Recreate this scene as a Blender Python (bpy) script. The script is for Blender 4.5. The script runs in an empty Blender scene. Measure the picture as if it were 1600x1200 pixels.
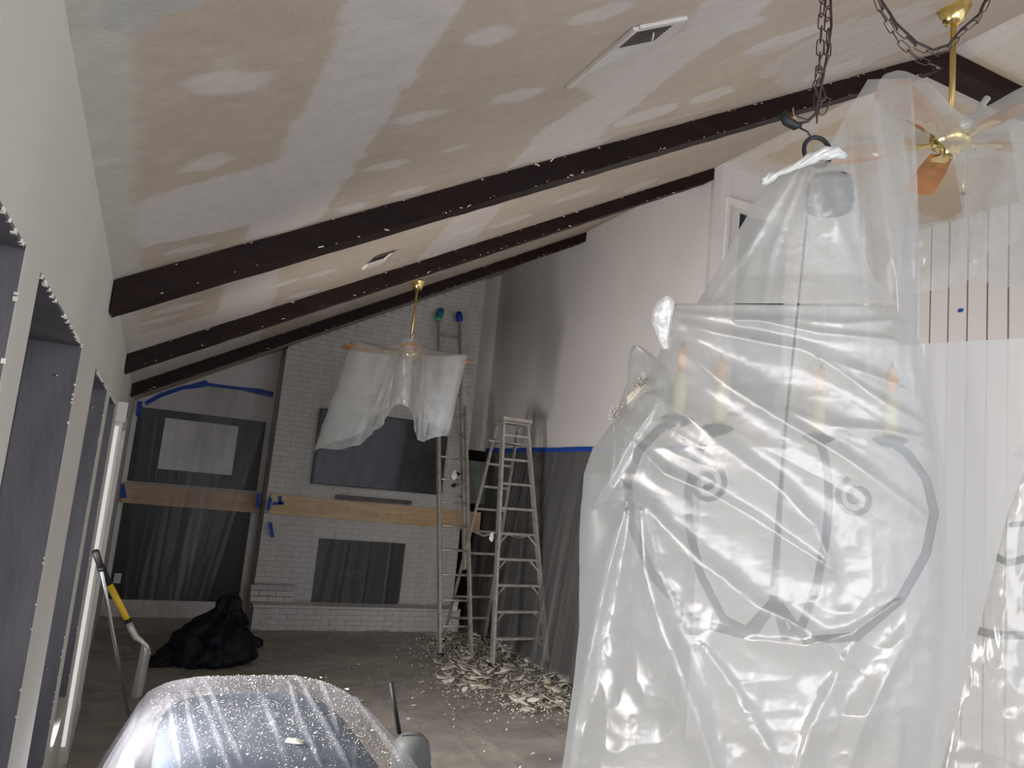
import bpy, bmesh, math, random
import numpy as np
from mathutils import Vector, Matrix
random.seed(7)
RNG = np.random.RandomState(11)
C = bpy.context.scene.collection
SC = bpy.context.scene

# ------------------------------------------------------------------ camera
CAM = np.array([0.205, 0.0, 2.007]); F = 1191.63
_y, _p, _r = -0.4364, 0.1368, 0.0974
FW = np.array([math.sin(-_y)*math.cos(_p), math.cos(_y)*math.cos(_p), math.sin(_p)])
_rt0 = np.array([math.cos(_y), math.sin(_y), 0.0]); _up0 = np.cross(_rt0, FW)
RT = _rt0*math.cos(_r)+_up0*math.sin(_r); UP = -_rt0*math.sin(_r)+_up0*math.cos(_r)
cd = bpy.data.cameras.new('camera'); cam = bpy.data.objects.new('camera', cd); C.objects.link(cam)
cd.sensor_width = 36; cd.lens = F*36/1600; cd.clip_start = 0.02
M = Matrix(((RT[0], UP[0], -FW[0], CAM[0]), (RT[1], UP[1], -FW[1], CAM[1]), (RT[2], UP[2], -FW[2], CAM[2]), (0, 0, 0, 1)))
cam.matrix_world = M
SC.camera = cam
def ray(px, py): return FW+(px-800)/F*RT-(py-600)/F*UP
def at(px, py, dep): return CAM+ray(px, py)*dep
def on(px, py, ax, val):
    d = ray(px, py); return CAM+d*((val-CAM[ax])/d[ax])
# ------------------------------------------------------------------ world, lights, exposure
SC.view_settings.view_transform = 'Standard'; SC.view_settings.look = 'None'
SC.view_settings.gamma = 1; SC.view_settings.use_curve_mapping = False
SC.view_settings.exposure = 0.12
w = bpy.data.worlds.new('daylight'); SC.world = w; w.use_nodes = True
bg = w.node_tree.nodes['Background']; bg.inputs['Color'].default_value = (.80, .87, 1.0, 1); bg.inputs['Strength'].default_value = 1.15
def area(name, loc, target, sx, sy, power, col, spread=180):
    l = bpy.data.lights.new(name, 'AREA'); l.shape = 'RECTANGLE'; l.size = sx; l.size_y = sy; l.energy = power; l.color = col; l.spread = math.radians(spread)
    o = bpy.data.objects.new(name, l); C.objects.link(o); o.location = loc
    o.rotation_euler = (Vector(target)-Vector(loc)).to_track_quat('-Z', 'Y').to_euler()
    return o
area('window_light_rear', (1.8, -2.4, 1.9), (2.6, 6, 2.3), 3.0, 2.4, 72, (1.0, .96, .93))
for _a, _b, _w in ((-1.9, .1, 20), (.46, 1.29, 18), (3.18, 3.48, 230), (4.47, 4.72, 310)):
    area('window_light_left', (-.115, (_a+_b)/2, 1.35), (3.0, (_a+_b)/2+.3, 1.40), _b-_a, 1.4, _w*(_b-_a), (1.0, .95, .93), 125)

# ------------------------------------------------------------------ materials
def new_mat(name):
    m = bpy.data.materials.new(name); m.use_nodes = True
    nt = m.node_tree; nt.nodes.clear()
    out = nt.nodes.new('ShaderNodeOutputMaterial'); return m, nt, out
def nd(nt, t, **k):
    n = nt.nodes.new(t)
    for a, b in k.items(): setattr(n, a, b)
    return n
def noise_mat(name, c1, c2, scale=6, rough=.7, bump=.0, bscale=60, metal=0, stretch=(1, 1, 1), detail=6, lo=.35, hi=.65, spec=.4, vcol=None, coat=0):
    m, nt, out = new_mat(name); L = nt.links.new
    b = nd(nt, 'ShaderNodeBsdfPrincipled'); L(b.outputs[0], out.inputs[0])
    tc = nd(nt, 'ShaderNodeTexCoord'); mp = nd(nt, 'ShaderNodeMapping'); mp.inputs['Scale'].default_value = stretch
    L(tc.outputs['Object'], mp.inputs[0])
    n = nd(nt, 'ShaderNodeTexNoise'); n.inputs['Scale'].default_value = scale; n.inputs['Detail'].default_value = detail
    L(mp.outputs[0], n.inputs['Vector'])
    r = nd(nt, 'ShaderNodeValToRGB'); r.color_ramp.elements[0].position = lo; r.color_ramp.elements[1].position = hi
    r.color_ramp.elements[0].color = (*c1, 1); r.color_ramp.elements[1].color = (*c2, 1)
    L(n.outputs['Fac'], r.inputs[0])
    col = r.outputs[0]
    if vcol:
        a = nd(nt, 'ShaderNodeAttribute'); a.attribute_name = vcol
        mx = nd(nt, 'ShaderNodeMix', data_type='RGBA', blend_type='MULTIPLY'); mx.inputs[0].default_value = 1
        L(col, mx.inputs[6]); L(a.outputs['Color'], mx.inputs[7]); col = mx.outputs[2]
    L(col, b.inputs['Base Color'])
    b.inputs['Roughness'].default_value = rough; b.inputs['Metallic'].default_value = metal
    b.inputs['Specular IOR Level'].default_value = spec; b.inputs['Coat Weight'].default_value = coat
    if bump:
        n2 = nd(nt, 'ShaderNodeTexNoise'); n2.inputs['Scale'].default_value = bscale; n2.inputs['Detail'].default_value = 4
        L(mp.outputs[0], n2.inputs['Vector'])
        bp = nd(nt, 'ShaderNodeBump'); bp.inputs['Strength'].default_value = bump; bp.inputs['Distance'].default_value = .01
        L(n2.outputs['Fac'], bp.inputs['Height']); L(bp.outputs[0], b.inputs['Normal'])
    return m
def film(name, col, opac, var=.15, rough=.22, gloss=.12, nscale=3, stretch=(1, 1, 1), trl=.5, bump=.0, bscale=18):
    """thin polyethylene sheet: part clear, part milky (diffuse both ways), with a glossy skin"""
    m, nt, out = new_mat(name); L = nt.links.new
    tc = nd(nt, 'ShaderNodeTexCoord'); mp = nd(nt, 'ShaderNodeMapping'); mp.inputs['Scale'].default_value = stretch
    L(tc.outputs['Object'], mp.inputs[0])
    n = nd(nt, 'ShaderNodeTexNoise'); n.inputs['Scale'].default_value = nscale; n.inputs['Detail'].default_value = 5
    L(mp.outputs[0], n.inputs['Vector'])
    mr = nd(nt, 'ShaderNodeMapRange'); mr.inputs['From Min'].default_value = .3; mr.inputs['From Max'].default_value = .7
    mr.inputs['To Min'].default_value = max(0, opac-var); mr.inputs['To Max'].default_value = min(1, opac+var)
    L(n.outputs['Fac'], mr.inputs[0])
    tr = nd(nt, 'ShaderNodeBsdfTransparent'); tr.inputs[0].default_value = (1, 1, 1, 1)
    df = nd(nt, 'ShaderNodeBsdfDiffuse'); df.inputs[0].default_value = (*col, 1)
    tl = nd(nt, 'ShaderNodeBsdfTranslucent'); tl.inputs[0].default_value = (*col, 1)
    gl = nd(nt, 'ShaderNodeBsdfGlossy'); gl.inputs[0].default_value = (1, 1, 1, 1); gl.inputs['Roughness'].default_value = rough
    m1 = nd(nt, 'ShaderNodeMixShader'); m1.inputs[0].default_value = trl; L(df.outputs[0], m1.inputs[1]); L(tl.outputs[0], m1.inputs[2])
    m2 = nd(nt, 'ShaderNodeMixShader'); L(mr.outputs[0], m2.inputs[0]); L(tr.outputs[0], m2.inputs[1]); L(m1.outputs[0], m2.inputs[2])
    m3 = nd(nt, 'ShaderNodeMixShader'); m3.inputs[0].default_value = gloss; L(m2.outputs[0], m3.inputs[1]); L(gl.outputs[0], m3.inputs[2])
    if bump:
        n2 = nd(nt, 'ShaderNodeTexNoise'); n2.inputs['Scale'].default_value = bscale; n2.inputs['Detail'].default_value = 5
        try: n2.noise_type = 'RIDGED_MULTIFRACTAL'
        except Exception: pass
        L(mp.outputs[0], n2.inputs['Vector'])
        bp = nd(nt, 'ShaderNodeBump'); bp.inputs['Strength'].default_value = bump; bp.inputs['Distance'].default_value = .01
        L(n2.outputs['Fac'], bp.inputs['Height'])
        for q in (df, tl, gl): L(bp.outputs[0], q.inputs['Normal'])
    L(m3.outputs[0], out.inputs[0])
    return m
MT = dict(
    wall=noise_mat('cream_wall_paint', (.55, .525, .475), (.60, .57, .52), 1.5, .6, .12, 90),
    wall_r=noise_mat('pale_wall_paint', (.60, .575, .565), (.655, .63, .615), .9, .65, .08, 80),
    ceil=noise_mat('ceiling_board', (.93, .93, .93), (1, 1, 1), 22, .85, .15, 120, vcol='tint'),
    beam=noise_mat('dark_stained_beam', (.009, .004, .004), (.019, .0075, .007), 5, .55, .15, 40, stretch=(.4, 3, 3), spec=.15),
    chip=noise_mat('joint_compound_chip', (.66, .62, .53), (.76, .73, .66), 9, .8, .1, 60),
    chip2=noise_mat('tan_paper_chip', (.52, .45, .35), (.60, .53, .43), 9, .85),
    brick=noise_mat('white_painted_brick', (.54, .525, .50), (.60, .585, .56), 7, .75, .4, 45),
    mortar=noise_mat('painted_mortar', (.44, .425, .40), (.54, .52, .49), 9, .9, .3, 60),
    floor=noise_mat('dusty_floor', (.36, .33, .295), (.54, .50, .45), 2.2, .55, .1, 30),
    pine=noise_mat('pale_pine', (.55, .37, .19), (.66, .47, .27), 3, .55, .1, 30, stretch=(.6, 8, 8)),
    pine2=noise_mat('warm_pine', (.46, .29, .17), (.55, .36, .22), 3, .55, .1, 30, stretch=(.6, 8, 8)),
    knot=noise_mat('wood_knot', (.24, .13, .06), (.30, .17, .08), 9, .6),
    dark=noise_mat('near_black_panel', (.006, .007, .008), (.012, .013, .015), 4, .45),
    tv=noise_mat('television_screen', (.008, .009, .011), (.012, .013, .016), 4, .2),
    pale=noise_mat('pale_pane', (.60, .59, .57), (.68, .67, .65), 2, .4),
    trim=noise_mat('white_trim_paint', (.62, .60, .56), (.70, .68, .64), 4, .45),
    tape=noise_mat('blue_masking_tape', (.006, .05, .30), (.012, .075, .40), 12, .6),
    tape2=noise_mat('teal_masking_tape', (.01, .12, .22), (.02, .18, .28), 12, .6),
    green=noise_mat('green_tape', (.05, .45, .12), (.08, .55, .18), 12, .6),
    alu=noise_mat('worn_aluminium', (.36, .33, .30), (.50, .47, .43), 14, .45, .1, 60, metal=.45),
    steel=noise_mat('bright_steel', (.60, .60, .62), (.75, .75, .77), 8, .25, metal=1),
    rubber=noise_mat('black_rubber', (.010, .010, .011), (.02, .02, .022), 8, .6),
    yellow=noise_mat('yellow_fibreglass', (.72, .46, .02), (.80, .54, .04), 6, .4),
    brass=noise_mat('polished_brass', (.78, .60, .22), (.88, .70, .30), 6, .18, metal=1),
    brassd=noise_mat('satin_brass_rod', (.50, .36, .13), (.58, .43, .18), 6, .38, metal=.8),
    blade=noise_mat('oak_fan_blade', (.36, .15, .045), (.46, .21, .07), 4, .45, stretch=(1, 6, 6)),
    bladeo=noise_mat('orange_oak_blade', (.52, .19, .05), (.60, .25, .07), 4, .45),
    iron=noise_mat('black_iron', (.012, .014, .018), (.03, .033, .04), 9, .5, .1, 50),
    chain=noise_mat('bronze_chain', (.055, .035, .032), (.12, .08, .07), 20, .42, metal=.5),
    wire=noise_mat('black_wire', (.02, .018, .02), (.03, .03, .03), 9, .5),
    copper=noise_mat('copper_wire', (.6, .28, .12), (.7, .35, .16), 9, .4, metal=.5),
    candle=noise_mat('cream_candle_sleeve', (.80, .78, .50), (.86, .84, .60), 5, .5),
    amber=noise_mat('amber_bulb', (.85, .48, .22), (.9, .55, .3), 5, .3),
    bagm=noise_mat('black_bag_plastic', (.004, .005, .008), (.008, .010, .016), 5, .55, .3, 12, spec=.2),
    navy=noise_mat('navy_upholstery', (.035, .052, .075), (.06, .08, .105), 5, .8, spec=.15),
    greyp=noise_mat('grey_plastic', (.13, .145, .14), (.17, .185, .18), 5, .5),
    grille=noise_mat('dark_grille', (.06, .045, .04), (.10, .08, .07), 9, .6),
    ventw=noise_mat('white_vent_metal', (.54, .51, .48), (.60, .575, .54), 5, .5),
    groove=noise_mat('dark_groove', (.02, .022, .02), (.05, .05, .045), 5, .8),
    black=noise_mat('dark_void', (.004, .004, .005), (.006, .006, .007), 3, .9),
    revealm=noise_mat('grey_masked_reveal', (.085, .082, .095), (.14, .137, .15), 5, .5, .12, 70, stretch=(1, 1, .35), spec=.4),
    glassd=noise_mat('grey_masked_pane', (.05, .05, .055), (.08, .08, .09), 5, .4),
    film_far=film('clear_wall_film', (.50, .48, .46), .07, .05, .35, .015, 3, (3, 3, .6)),
    film_alc=film('clear_alcove_film', (.36, .36, .35), .14, .08, .35, .02, 3, (4, 4, .5)),
    film_right=film('smoky_wall_film', (.34, .35, .35), .50, .10, .4, .03, 2.4, (2, 2, .5)),
    film_floor=film('floor_film', (.46, .44, .41), .34, .2, .3, .06, 1.3, (1, 2.6, 1)),
    film_fan=film('milky_fan_film', (.64, .66, .65), .46, .10, .22, .08, 5, bump=.15, bscale=6),
    film_bag=film('milky_chandelier_film', (.62, .64, .64), .55, .05, .30, .11, 4, bump=.04, bscale=9),
    film_cone=film('cone_film', (.74, .76, .76), .56, .05, .34, .08, 4, bump=.03, bscale=9),
    film_side=film('side_sheet_film', (.60, .60, .585), .88, .05, .3, .05, 2),
    film_chair=film('dusty_furniture_film', (.50, .51, .56), .22, .10, .42, .02, 4, bump=.06, bscale=10),
    knotp=film('bunched_white_film', (.88, .90, .90), .93, .04, .25, .12, 5),
)
# emission on the door casing edge, standing in for daylight falling on it
mm, nt, out = new_mat('glowing_casing_edge'); e = nd(nt, 'ShaderNodeEmission'); e.inputs[0].default_value = (1, .98, .95, 1); e.inputs[1].default_value = .62
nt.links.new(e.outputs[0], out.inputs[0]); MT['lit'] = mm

# ------------------------------------------------------------------ noise
_T = RNG.rand(64, 64, 64)
def vnoise(P):
    P = np.asarray(P, float); i = np.floor(P).astype(int); f = P-i; f = f*f*(3-2*f); i = i & 63; j = (i+1) & 63
    g = lambda a, b, c: _T[a, b, c]
    x0, y0, z0 = i[..., 0], i[..., 1], i[..., 2]; x1, y1, z1 = j[..., 0], j[..., 1], j[..., 2]
    fx, fy, fz = f[..., 0], f[..., 1], f[..., 2]
    a = (g(x0, y0, z0)*(1-fx)+g(x1, y0, z0)*fx)*(1-fy)+(g(x0, y1, z0)*(1-fx)+g(x1, y1, z0)*fx)*fy
    b = (g(x0, y0, z1)*(1-fx)+g(x1, y0, z1)*fx)*(1-fy)+(g(x0, y1, z1)*(1-fx)+g(x1, y1, z1)*fx)*fy
    return (a*(1-fz)+b*fz)*2-1
def fbm(P, o=4):
    s = 0; a = 1
    for k in range(o): s = s+a*vnoise(np.asarray(P)*2**k+17*k); a *= .5
    return s
def ridged(P, o=4):
    s = 0; a = 1
    for k in range(o): s = s+a*(1-2*np.abs(vnoise(np.asarray(P)*2**k+9*k))); a *= .5
    return s
def V3(x, y, z): return np.stack(np.broadcast_arrays(x, y, z), -1)

# ------------------------------------------------------------------ object helpers
def setp(o, label=None, cat=None, group=None, kind=None):
    if label: o['label'] = label
    if cat: o['category'] = cat
    if group: o['group'] = group
    if kind: o['kind'] = kind
    return o
def thing(name, label, cat, loc=(0, 0, 0), rz=0, group=None):
    o = bpy.data.objects.new(name, None); C.objects.link(o); o.location = loc; o.rotation_euler = (0, 0, rz); o.empty_display_size = .05
    return setp(o, label, cat, group)
def link(name, me, mat=None, parent=None, smooth=False):
    if mat is not None and not me.materials: me.materials.append(MT[mat] if isinstance(mat, str) else mat)
    if smooth:
        me.polygons.foreach_set('use_smooth', [True]*len(me.polygons))
    o = bpy.data.objects.new(name, me); C.objects.link(o)
    if parent: o.parent = parent
    return o
def obj(name, bm, mat, parent=None, smooth=False, bevel=0):
    bmesh.ops.recalc_face_normals(bm, faces=bm.faces)
    if bevel: bmesh.ops.bevel(bm, geom=list(bm.edges), offset=bevel, segments=1, affect='EDGES', clamp_overlap=True)
    me = bpy.data.meshes.new(name); bm.to_mesh(me); bm.free()
    return link(name, me, mat, parent, smooth)
def npmesh(name, V, Fc):
    V = np.asarray(V, float).reshape(-1, 3); Fc = np.asarray(Fc, int); k = Fc.shape[1]
    me = bpy.data.meshes.new(name); me.vertices.add(len(V)); me.vertices.foreach_set('co', V.ravel())
    me.loops.add(Fc.size); me.loops.foreach_set('vertex_index', Fc.ravel())
    me.polygons.add(len(Fc)); me.polygons.foreach_set('loop_start', np.arange(0, Fc.size, k)); me.polygons.foreach_set('loop_total', np.full(len(Fc), k))
    me.update(calc_edges=True); me.validate(); return me
def grid(name, P, mat, parent=None, closed=False, mask=None, smooth=True, local=None):
    nu, nv = P.shape[:2]
    if local is not None: P = P-np.asarray(local)
    idx = np.arange(nu*nv).reshape(nu, nv)
    if closed: a = idx; b = np.roll(idx, -1, 0)
    else: a = idx[:-1]; b = idx[1:]
    f = np.stack([a[:, :-1], b[:, :-1], b[:, 1:], a[:, 1:]], -1).reshape(-1, 4)
    if mask is not None:
        mk = mask.reshape(-1); f = f[mk[f].all(1)]
    return link(name, npmesh(name, P, f), mat, parent, smooth)
def box(bm, lo, hi, mat=None):
    lo = Vector(lo); hi = Vector(hi); c = (lo+hi)/2; s = hi-lo
    g = bmesh.ops.create_cube(bm, size=1, matrix=Matrix.Translation(c) @ Matrix.Diagonal((abs(s.x), abs(s.y), abs(s.z), 1)))
    if mat is not None: bmesh.ops.transform(bm, matrix=mat, verts=g['verts'])
    return g['verts']
def B(name, lo, hi, mat, parent=None, bevel=0):
    bm = bmesh.new(); box(bm, lo, hi); return obj(name, bm, mat, parent, bevel=bevel)
def tube(bm, pts, r, n=8, cap=True, flat=None):
    """tube along points; r number or list; flat=(a,b) scales section"""
    pts = [Vector(p) for p in pts]; m = len(pts); rs = r if hasattr(r, '__len__') else [r]*m
    prev = None; rings = []
    t0 = (pts[1]-pts[0]).normalized(); ref = Vector((0, 0, 1)) if abs(t0.z) < .9 else Vector((1, 0, 0))
    nrm = t0.cross(ref).normalized()
    for i, p in enumerate(pts):
        t = (pts[min(i+1, m-1)]-pts[max(i-1, 0)]).normalized()
        nrm = (nrm-t*nrm.dot(t)).normalized(); bi = t.cross(nrm)
        fa, fb = flat or (1, 1)
        rings.append([bm.verts.new(p+(nrm*math.cos(2*math.pi*k/n)*fa+bi*math.sin(2*math.pi*k/n)*fb)*rs[i]) for k in range(n)])
    for a, b in zip(rings, rings[1:]):
        for k in range(n): bm.faces.new((a[k], a[(k+1) % n], b[(k+1) % n], b[k]))
    if cap: bm.faces.new(rings[0][::-1]); bm.faces.new(rings[-1])
def T(name, pts, r, mat, parent=None, n=8, flat=None, smooth=True):
    bm = bmesh.new(); tube(bm, pts, r, n, flat=flat); return obj(name, bm, mat, parent, smooth)
def bar(bm, a, b, wx, wy, up=(0, 0, 1)):
    """rectangular bar a->b, width wx across (along up x dir), wy along up-ish"""
    a = Vector(a); b = Vector(b); t = (b-a).normalized(); u = Vector(up); s = t.cross(u).normalized(); u = s.cross(t)
    vs = [bm.verts.new(p+s*i*wx/2+u*j*wy/2) for p in (a, b) for i, j in ((-1, -1), (1, -1), (1, 1), (-1, 1))]
    for f in ((0, 1, 2, 3), (7, 6, 5, 4), (0, 4, 5, 1), (1, 5, 6, 2), (2, 6, 7, 3), (3, 7, 4, 0)): bm.faces.new([vs[i] for i in f])
def Bar(name, a, b, wx, wy, mat, parent=None, up=(0, 0, 1)):
    bm = bmesh.new(); bar(bm, a, b, wx, wy, up); return obj(name, bm, mat, parent)
def lathe(bm, prof, n=24, M4=None):
    rings = [[bm.verts.new((r*math.cos(2*math.pi*k/n), r*math.sin(2*math.pi*k/n), z)) for k in range(n)] for r, z in prof]
    for a, b in zip(rings, rings[1:]):
        for k in range(n): bm.faces.new((a[k], a[(k+1) % n], b[(k+1) % n], b[k]))
    if prof[0][0] > 1e-4: bm.faces.new(rings[0][::-1])
    if prof[-1][0] > 1e-4: bm.faces.new(rings[-1])
    if M4 is not None: bmesh.ops.transform(bm, matrix=M4, verts=[v for r in rings for v in r])
def Lathe(name, prof, mat, parent=None, loc=(0, 0, 0), n=24):
    bm = bmesh.new(); lathe(bm, prof, n, Matrix.Translation(loc)); bmesh.ops.remove_doubles(bm, verts=bm.verts, dist=1e-5)
    return obj(name, bm, mat, parent, True)
def prism(bm, pts, off):
    off = Vector(off); a = [bm.verts.new(p) for p in pts]; b = [bm.verts.new(Vector(p)+off) for p in pts]; n = len(a)
    bm.faces.new(a[::-1]); bm.faces.new(b)
    for i in range(n): bm.faces.new((a[i], a[(i+1) % n], b[(i+1) % n], b[i]))

# ------------------------------------------------------------------ dimensions
W = 4.86; D = 10.77; H0 = 2.66; SL = .5526; HR = H0+SL*W; YC = 5.626; XR = 7.7
WT, WS = 2.298, .54
def zc(x): return H0+SL*x if x < W else HR
def ceilpt(px, py):
    d = ray(px, py); t = (H0-CAM[2]+SL*CAM[0])/(d[2]-SL*d[0]); return CAM+t*d

# ================================================================== STRUCTURE
wins = [(.42, 1.335), (1.507, 2.498), (3.16, 4.147), (4.45, 5.31)]
bm = bmesh.new(); ys = -2.5
for a, b in wins:
    box(bm, (-.3, ys, 0), (0, a, H0)) if a > 1 else (box(bm, (-.3, .13, 0), (0, a, H0)), box(bm, (-.3, -2.5, 0), (0, .13, .5)), box(bm, (-.3, -2.5, 2.35), (0, .13, H0)), box(bm, (-.3, -2.5, .5), (0, -1.95, 2.35))); box(bm, (-.3, a, 0), (0, b, WS)); box(bm, (-.3, a, WT), (0, b, H0)); ys = b
box(bm, (-.3, ys, 0), (0, D+.2, H0))
bmesh.ops.remove_doubles(bm, verts=bm.verts, dist=1e-5)
setp(obj('wall_left', bm, 'wall'), kind='structure')
for i, (a, b) in enumerate(wins):
    r = bpy.data.objects.new('window_%d' % (i+1), None); C.objects.link(r); r.location = (0, (a+b)/2, WS); setp(r, kind='structure')
    loc = np.array([0, (a+b)/2, WS]); dp = .13
    def part(nm, lo, hi, mt): return B(nm, np.array(lo)-loc, np.array(hi)-loc, mt, r)
    part('jamb', (-dp, b-.006, WS), (-.001, b+.004, WT), 'revealm'); part('jamb', (-dp, a-.004, WS), (-.001, a+.006, WT), 'revealm')
    part('head', (-dp, a, WT-.006), (-.001, b, WT+.004), 'revealm'); part('sill', (-dp, a, WS-.004), (.012, b, WS+.014), 'trim')
    part('frame', (-dp-.03, b-.045, WS+.02), (-dp, b-.006, WT-.006), 'glassd'); part('frame', (-dp-.03, a+.006, WS+.02), (-dp, a+.045, WT-.006), 'glassd')
    part('frame', (-dp-.03, a+.045, WT-.05), (-dp, b-.045, WT-.006), 'glassd'); part('pane', (-dp-.045, a, WS), (-dp-.03, b, WT), 'glassd')
    # torn bits of paint clinging along the edge of the opening
    bm = bmesh.new()
    for k in range(34):
        y = random.uniform(a, b); s = random.uniform(.001, .0055)*random.choice((.5, 1))
        box(bm, (-.004-s*.3, y-s, WT-.006-s*.6), (.002, y+s, WT-.001), None)
    for k in range(14):
        z = random.uniform(WS, WT); s = random.uniform(.001, .003)
        box(bm, (-.004, b-.008, z-s*1.5), (.002, b-.003, z+s*1.5))
    bmesh.ops.transform(bm, matrix=Matrix.Translation(Vector(-loc)), verts=bm.verts)
    setp(obj('paint_crumbs', bm, 'chip', r), kind='stuff')
    for k in range(2):
        Lathe('screw', [(0, 0), (.007, .001), (.007, .004), (0, .005)], 'steel', r, loc=(-.05, (b-a)/2-.012, WT-WS-.10-k*1.2), n=10)
# side door casing, added glow on its near edge imitating daylight
r = bpy.data.objects.new('door_1', None); C.objects.link(r); r.location = (0, 6.3, 0); setp(r, kind='structure')
B('casing', (.0, -.55, .10), (.045, -.45, 2.26), 'trim', r); B('casing', (0, .45, .1), (.045, .55, 2.26), 'trim', r)
B('casing', (0, -.45, 2.17), (.045, .45, 2.26), 'trim', r); B('door_slab', (0, -.45, .02), (.012, .45, 2.17), 'trim', r)
B('casing_glow', (.002, -.556, .13), (.024, -.5501, 2.17), 'lit', r); B('head_block', (.0, -.62, 2.2), (.06, -.5502, 2.33), 'trim', r)
B('threshold', (0, -.57, 0), (.05, .57, .1), 'trim', r)
# far wall, right wall, corner wall, plank wall
bm = bmesh.new(); prism(bm, [(-.3, D, 0), (W+.25, D, 0), (W+.25, D, HR+.1), (W, D, HR+.02), (-.3, D, H0-.1)], (0, .2, 0)); setp(obj('wall_back', bm, 'wall_r'), kind='structure')
setp(B('wall_right', (W, YC, 0), (W+.25, D, HR+.05), 'wall_r'), kind='structure')
bm = bmesh.new()
ox0, ox1, oz0, oz1 = 4.93, 5.75, 2.9, 4.93
box(bm, (W, YC-.004, 0), (ox0+.06, YC+.15, HR+.05)); box(bm, (ox0+.06, YC, 0), (ox1, YC+.15, oz0)); box(bm, (ox0+.06, YC, oz1), (ox1, YC+.15, HR+.05)); box(bm, (ox1, YC, 0), (XR+.2, YC+.15, HR+.05))
setp(obj('wall_corner', bm, 'wall_r'), kind='structure')
r = bpy.data.objects.new('window_5', None); C.objects.link(r); r.location = (ox0, YC, oz0); setp(r, kind='structure')
B('casing', (.0, -.026, 0), (.035, -.004, 2.12), 'trim', r); B('casing', (.035, -.026, 2.05), (.8, -.0, 2.12), 'trim', r)
B('stop', (.035, -.012, 2.0), (.8, .0, 2.05), 'wall', r); B('stop', (.035, -.012, 0), (.062, -.0, 2.0), 'trim', r)
B('pane', (.06, .004, 0), (.8, .03, 2.03), noise_mat('night_blue_glass', (.008, .016, .028), (.012, .022, .036), 3, .2), r)
# plank wall at the right
r = bpy.data.objects.new('wall_plank', None); C.objects.link(r); r.location = (XR, 5.46, 0); setp(r, kind='structure')
B('backing', (.03, -5.6, 0), (.15, .16, HR+.05), 'groove', r)
pl = None
for k in range(-1, 26):
    y = -k*.211
    o = B('plank', (0, y-.211+.009, 0), (.03, min(y-.009, .16), HR), 'wall_r', r) if k < 1 else link('plank', pl, None, r)
    if k == 0: pl = o.data
    if k > 0: o.location = (0, -k*.211, 0)
# floor
setp(B('floor', (-.3, -2.5, -.12), (XR+.2, D+.2, 0), 'floor'), kind='structure')
# ceiling: sloping board with joint compound recorded as pigment
def poly_sd(X, Y, poly):
    ins = np.zeros(X.shape, bool); d = np.full(X.shape, 9.0); n = len(poly)
    for i in range(n):
        x1, y1 = poly[i]; x2, y2 = poly[(i+1) % n]
        c = ((y1 > Y) != (y2 > Y)) & (X < (x2-x1)*(Y-y1)/(y2-y1+1e-12)+x1); ins ^= c
        dx, dy = x2-x1, y2-y1; t = np.clip(((X-x1)*dx+(Y-y1)*dy)/(dx*dx+dy*dy+1e-12), 0, 1)
        d = np.minimum(d, np.hypot(X-x1-t*dx, Y-y1-t*dy))
    return np.where(ins, -d, d)
nx, ny = 260, 560
gx = np.linspace(0, W, nx); gy = np.concatenate([np.linspace(-2.5, .9, 20), .9+(D-.9)*np.linspace(0, 1, ny-20)**1.25])
X, Y = np.meshgrid(gx, gy, indexing='ij')
tan = np.array([.47, .40, .325]); comp = np.array([.565, .53, .50]); green = np.array([.50, .485, .43]); blue = np.array([.42, .43, .42])
dens = fbm(V3(X*2.2, Y*2.2, 0*X), 4)
col = tan*(1+.05*dens[..., None])
speck = np.clip((fbm(V3(X*30, Y*30, 0*X+5), 2)-.55)*3, 0, 1)*np.clip(vnoise(V3(X*3, Y*3, 0*X+3))*1.5+.4, 0, 1)
col = col*(1-.35*speck[..., None])+comp*.35*speck[..., None]
fe = fbm(V3(X*14, Y*14, 0*X+8), 3)
def paint(px, c, amt=1, soft=.012, rag=.012):
    global col
    P = [ceilpt(*q)[:2] for q in px]
    sd = poly_sd(X, Y, P)+fe*rag
    m = np.clip(.5-sd/soft, 0, 1)[..., None]*amt
    col = col*(1-m)+np.array(c)*m
def band(x0, x1, y0, y1, c, amt=1, soft=.015, rag=.012):
    global col
    sd = np.maximum(np.maximum(x0-X, X-x1), np.maximum(y0-Y, Y-y1))+fe*rag
    m = np.clip(.5-sd/soft, 0, 1)[..., None]*amt; col = col*(1-m)+np.array(c)*m
# strip along the left wall
band(-1, .085, -3, 11, green, .9)
# wide seam bands running up the slope and along the room
paint([(542, 0), (525, 55), (500, 120), (465, 185), (435, 250), (217, 312), (218, 388), (390, 351), (386, 378), (392, 376), (500, 345), (565, 245), (620, 165), (670, 90), (725, 0), (760, -60), (570, -60)], comp, .95)
paint([(352, 440), (340, 490), (330, 510), (200, 545), (200, 600), (330, 560), (400, 545), (432, 460), (440, 410), (400, 400)], comp, .8)
paint([(335, 490), (398, 480), (380, 520), (215, 560), (205, 525)], comp, .7)
paint([(795, 262), (850, 200), (930, 150), (1000, 100), (1070, 45), (1130, -30), (1250, -60), (1180, 30), (1100, 80), (1010, 150), (950, 200), (910, 238)], comp, .85)
paint([(898, 132), (990, 45), (1060, 25), (1075, 30), (1000, 110), (940, 160)], comp, .8)
paint([(1180, 110), (1300, 40), (1450, 0), (1500, 40), (1380, 90), (1250, 150)], comp, .55, rag=.04)
paint([(640, 420), (720, 330), (790, 318), (720, 400), (660, 440)], comp, .7)
paint([(480, 480), (530, 460), (550, 480), (500, 500)], comp, .6)
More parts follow.
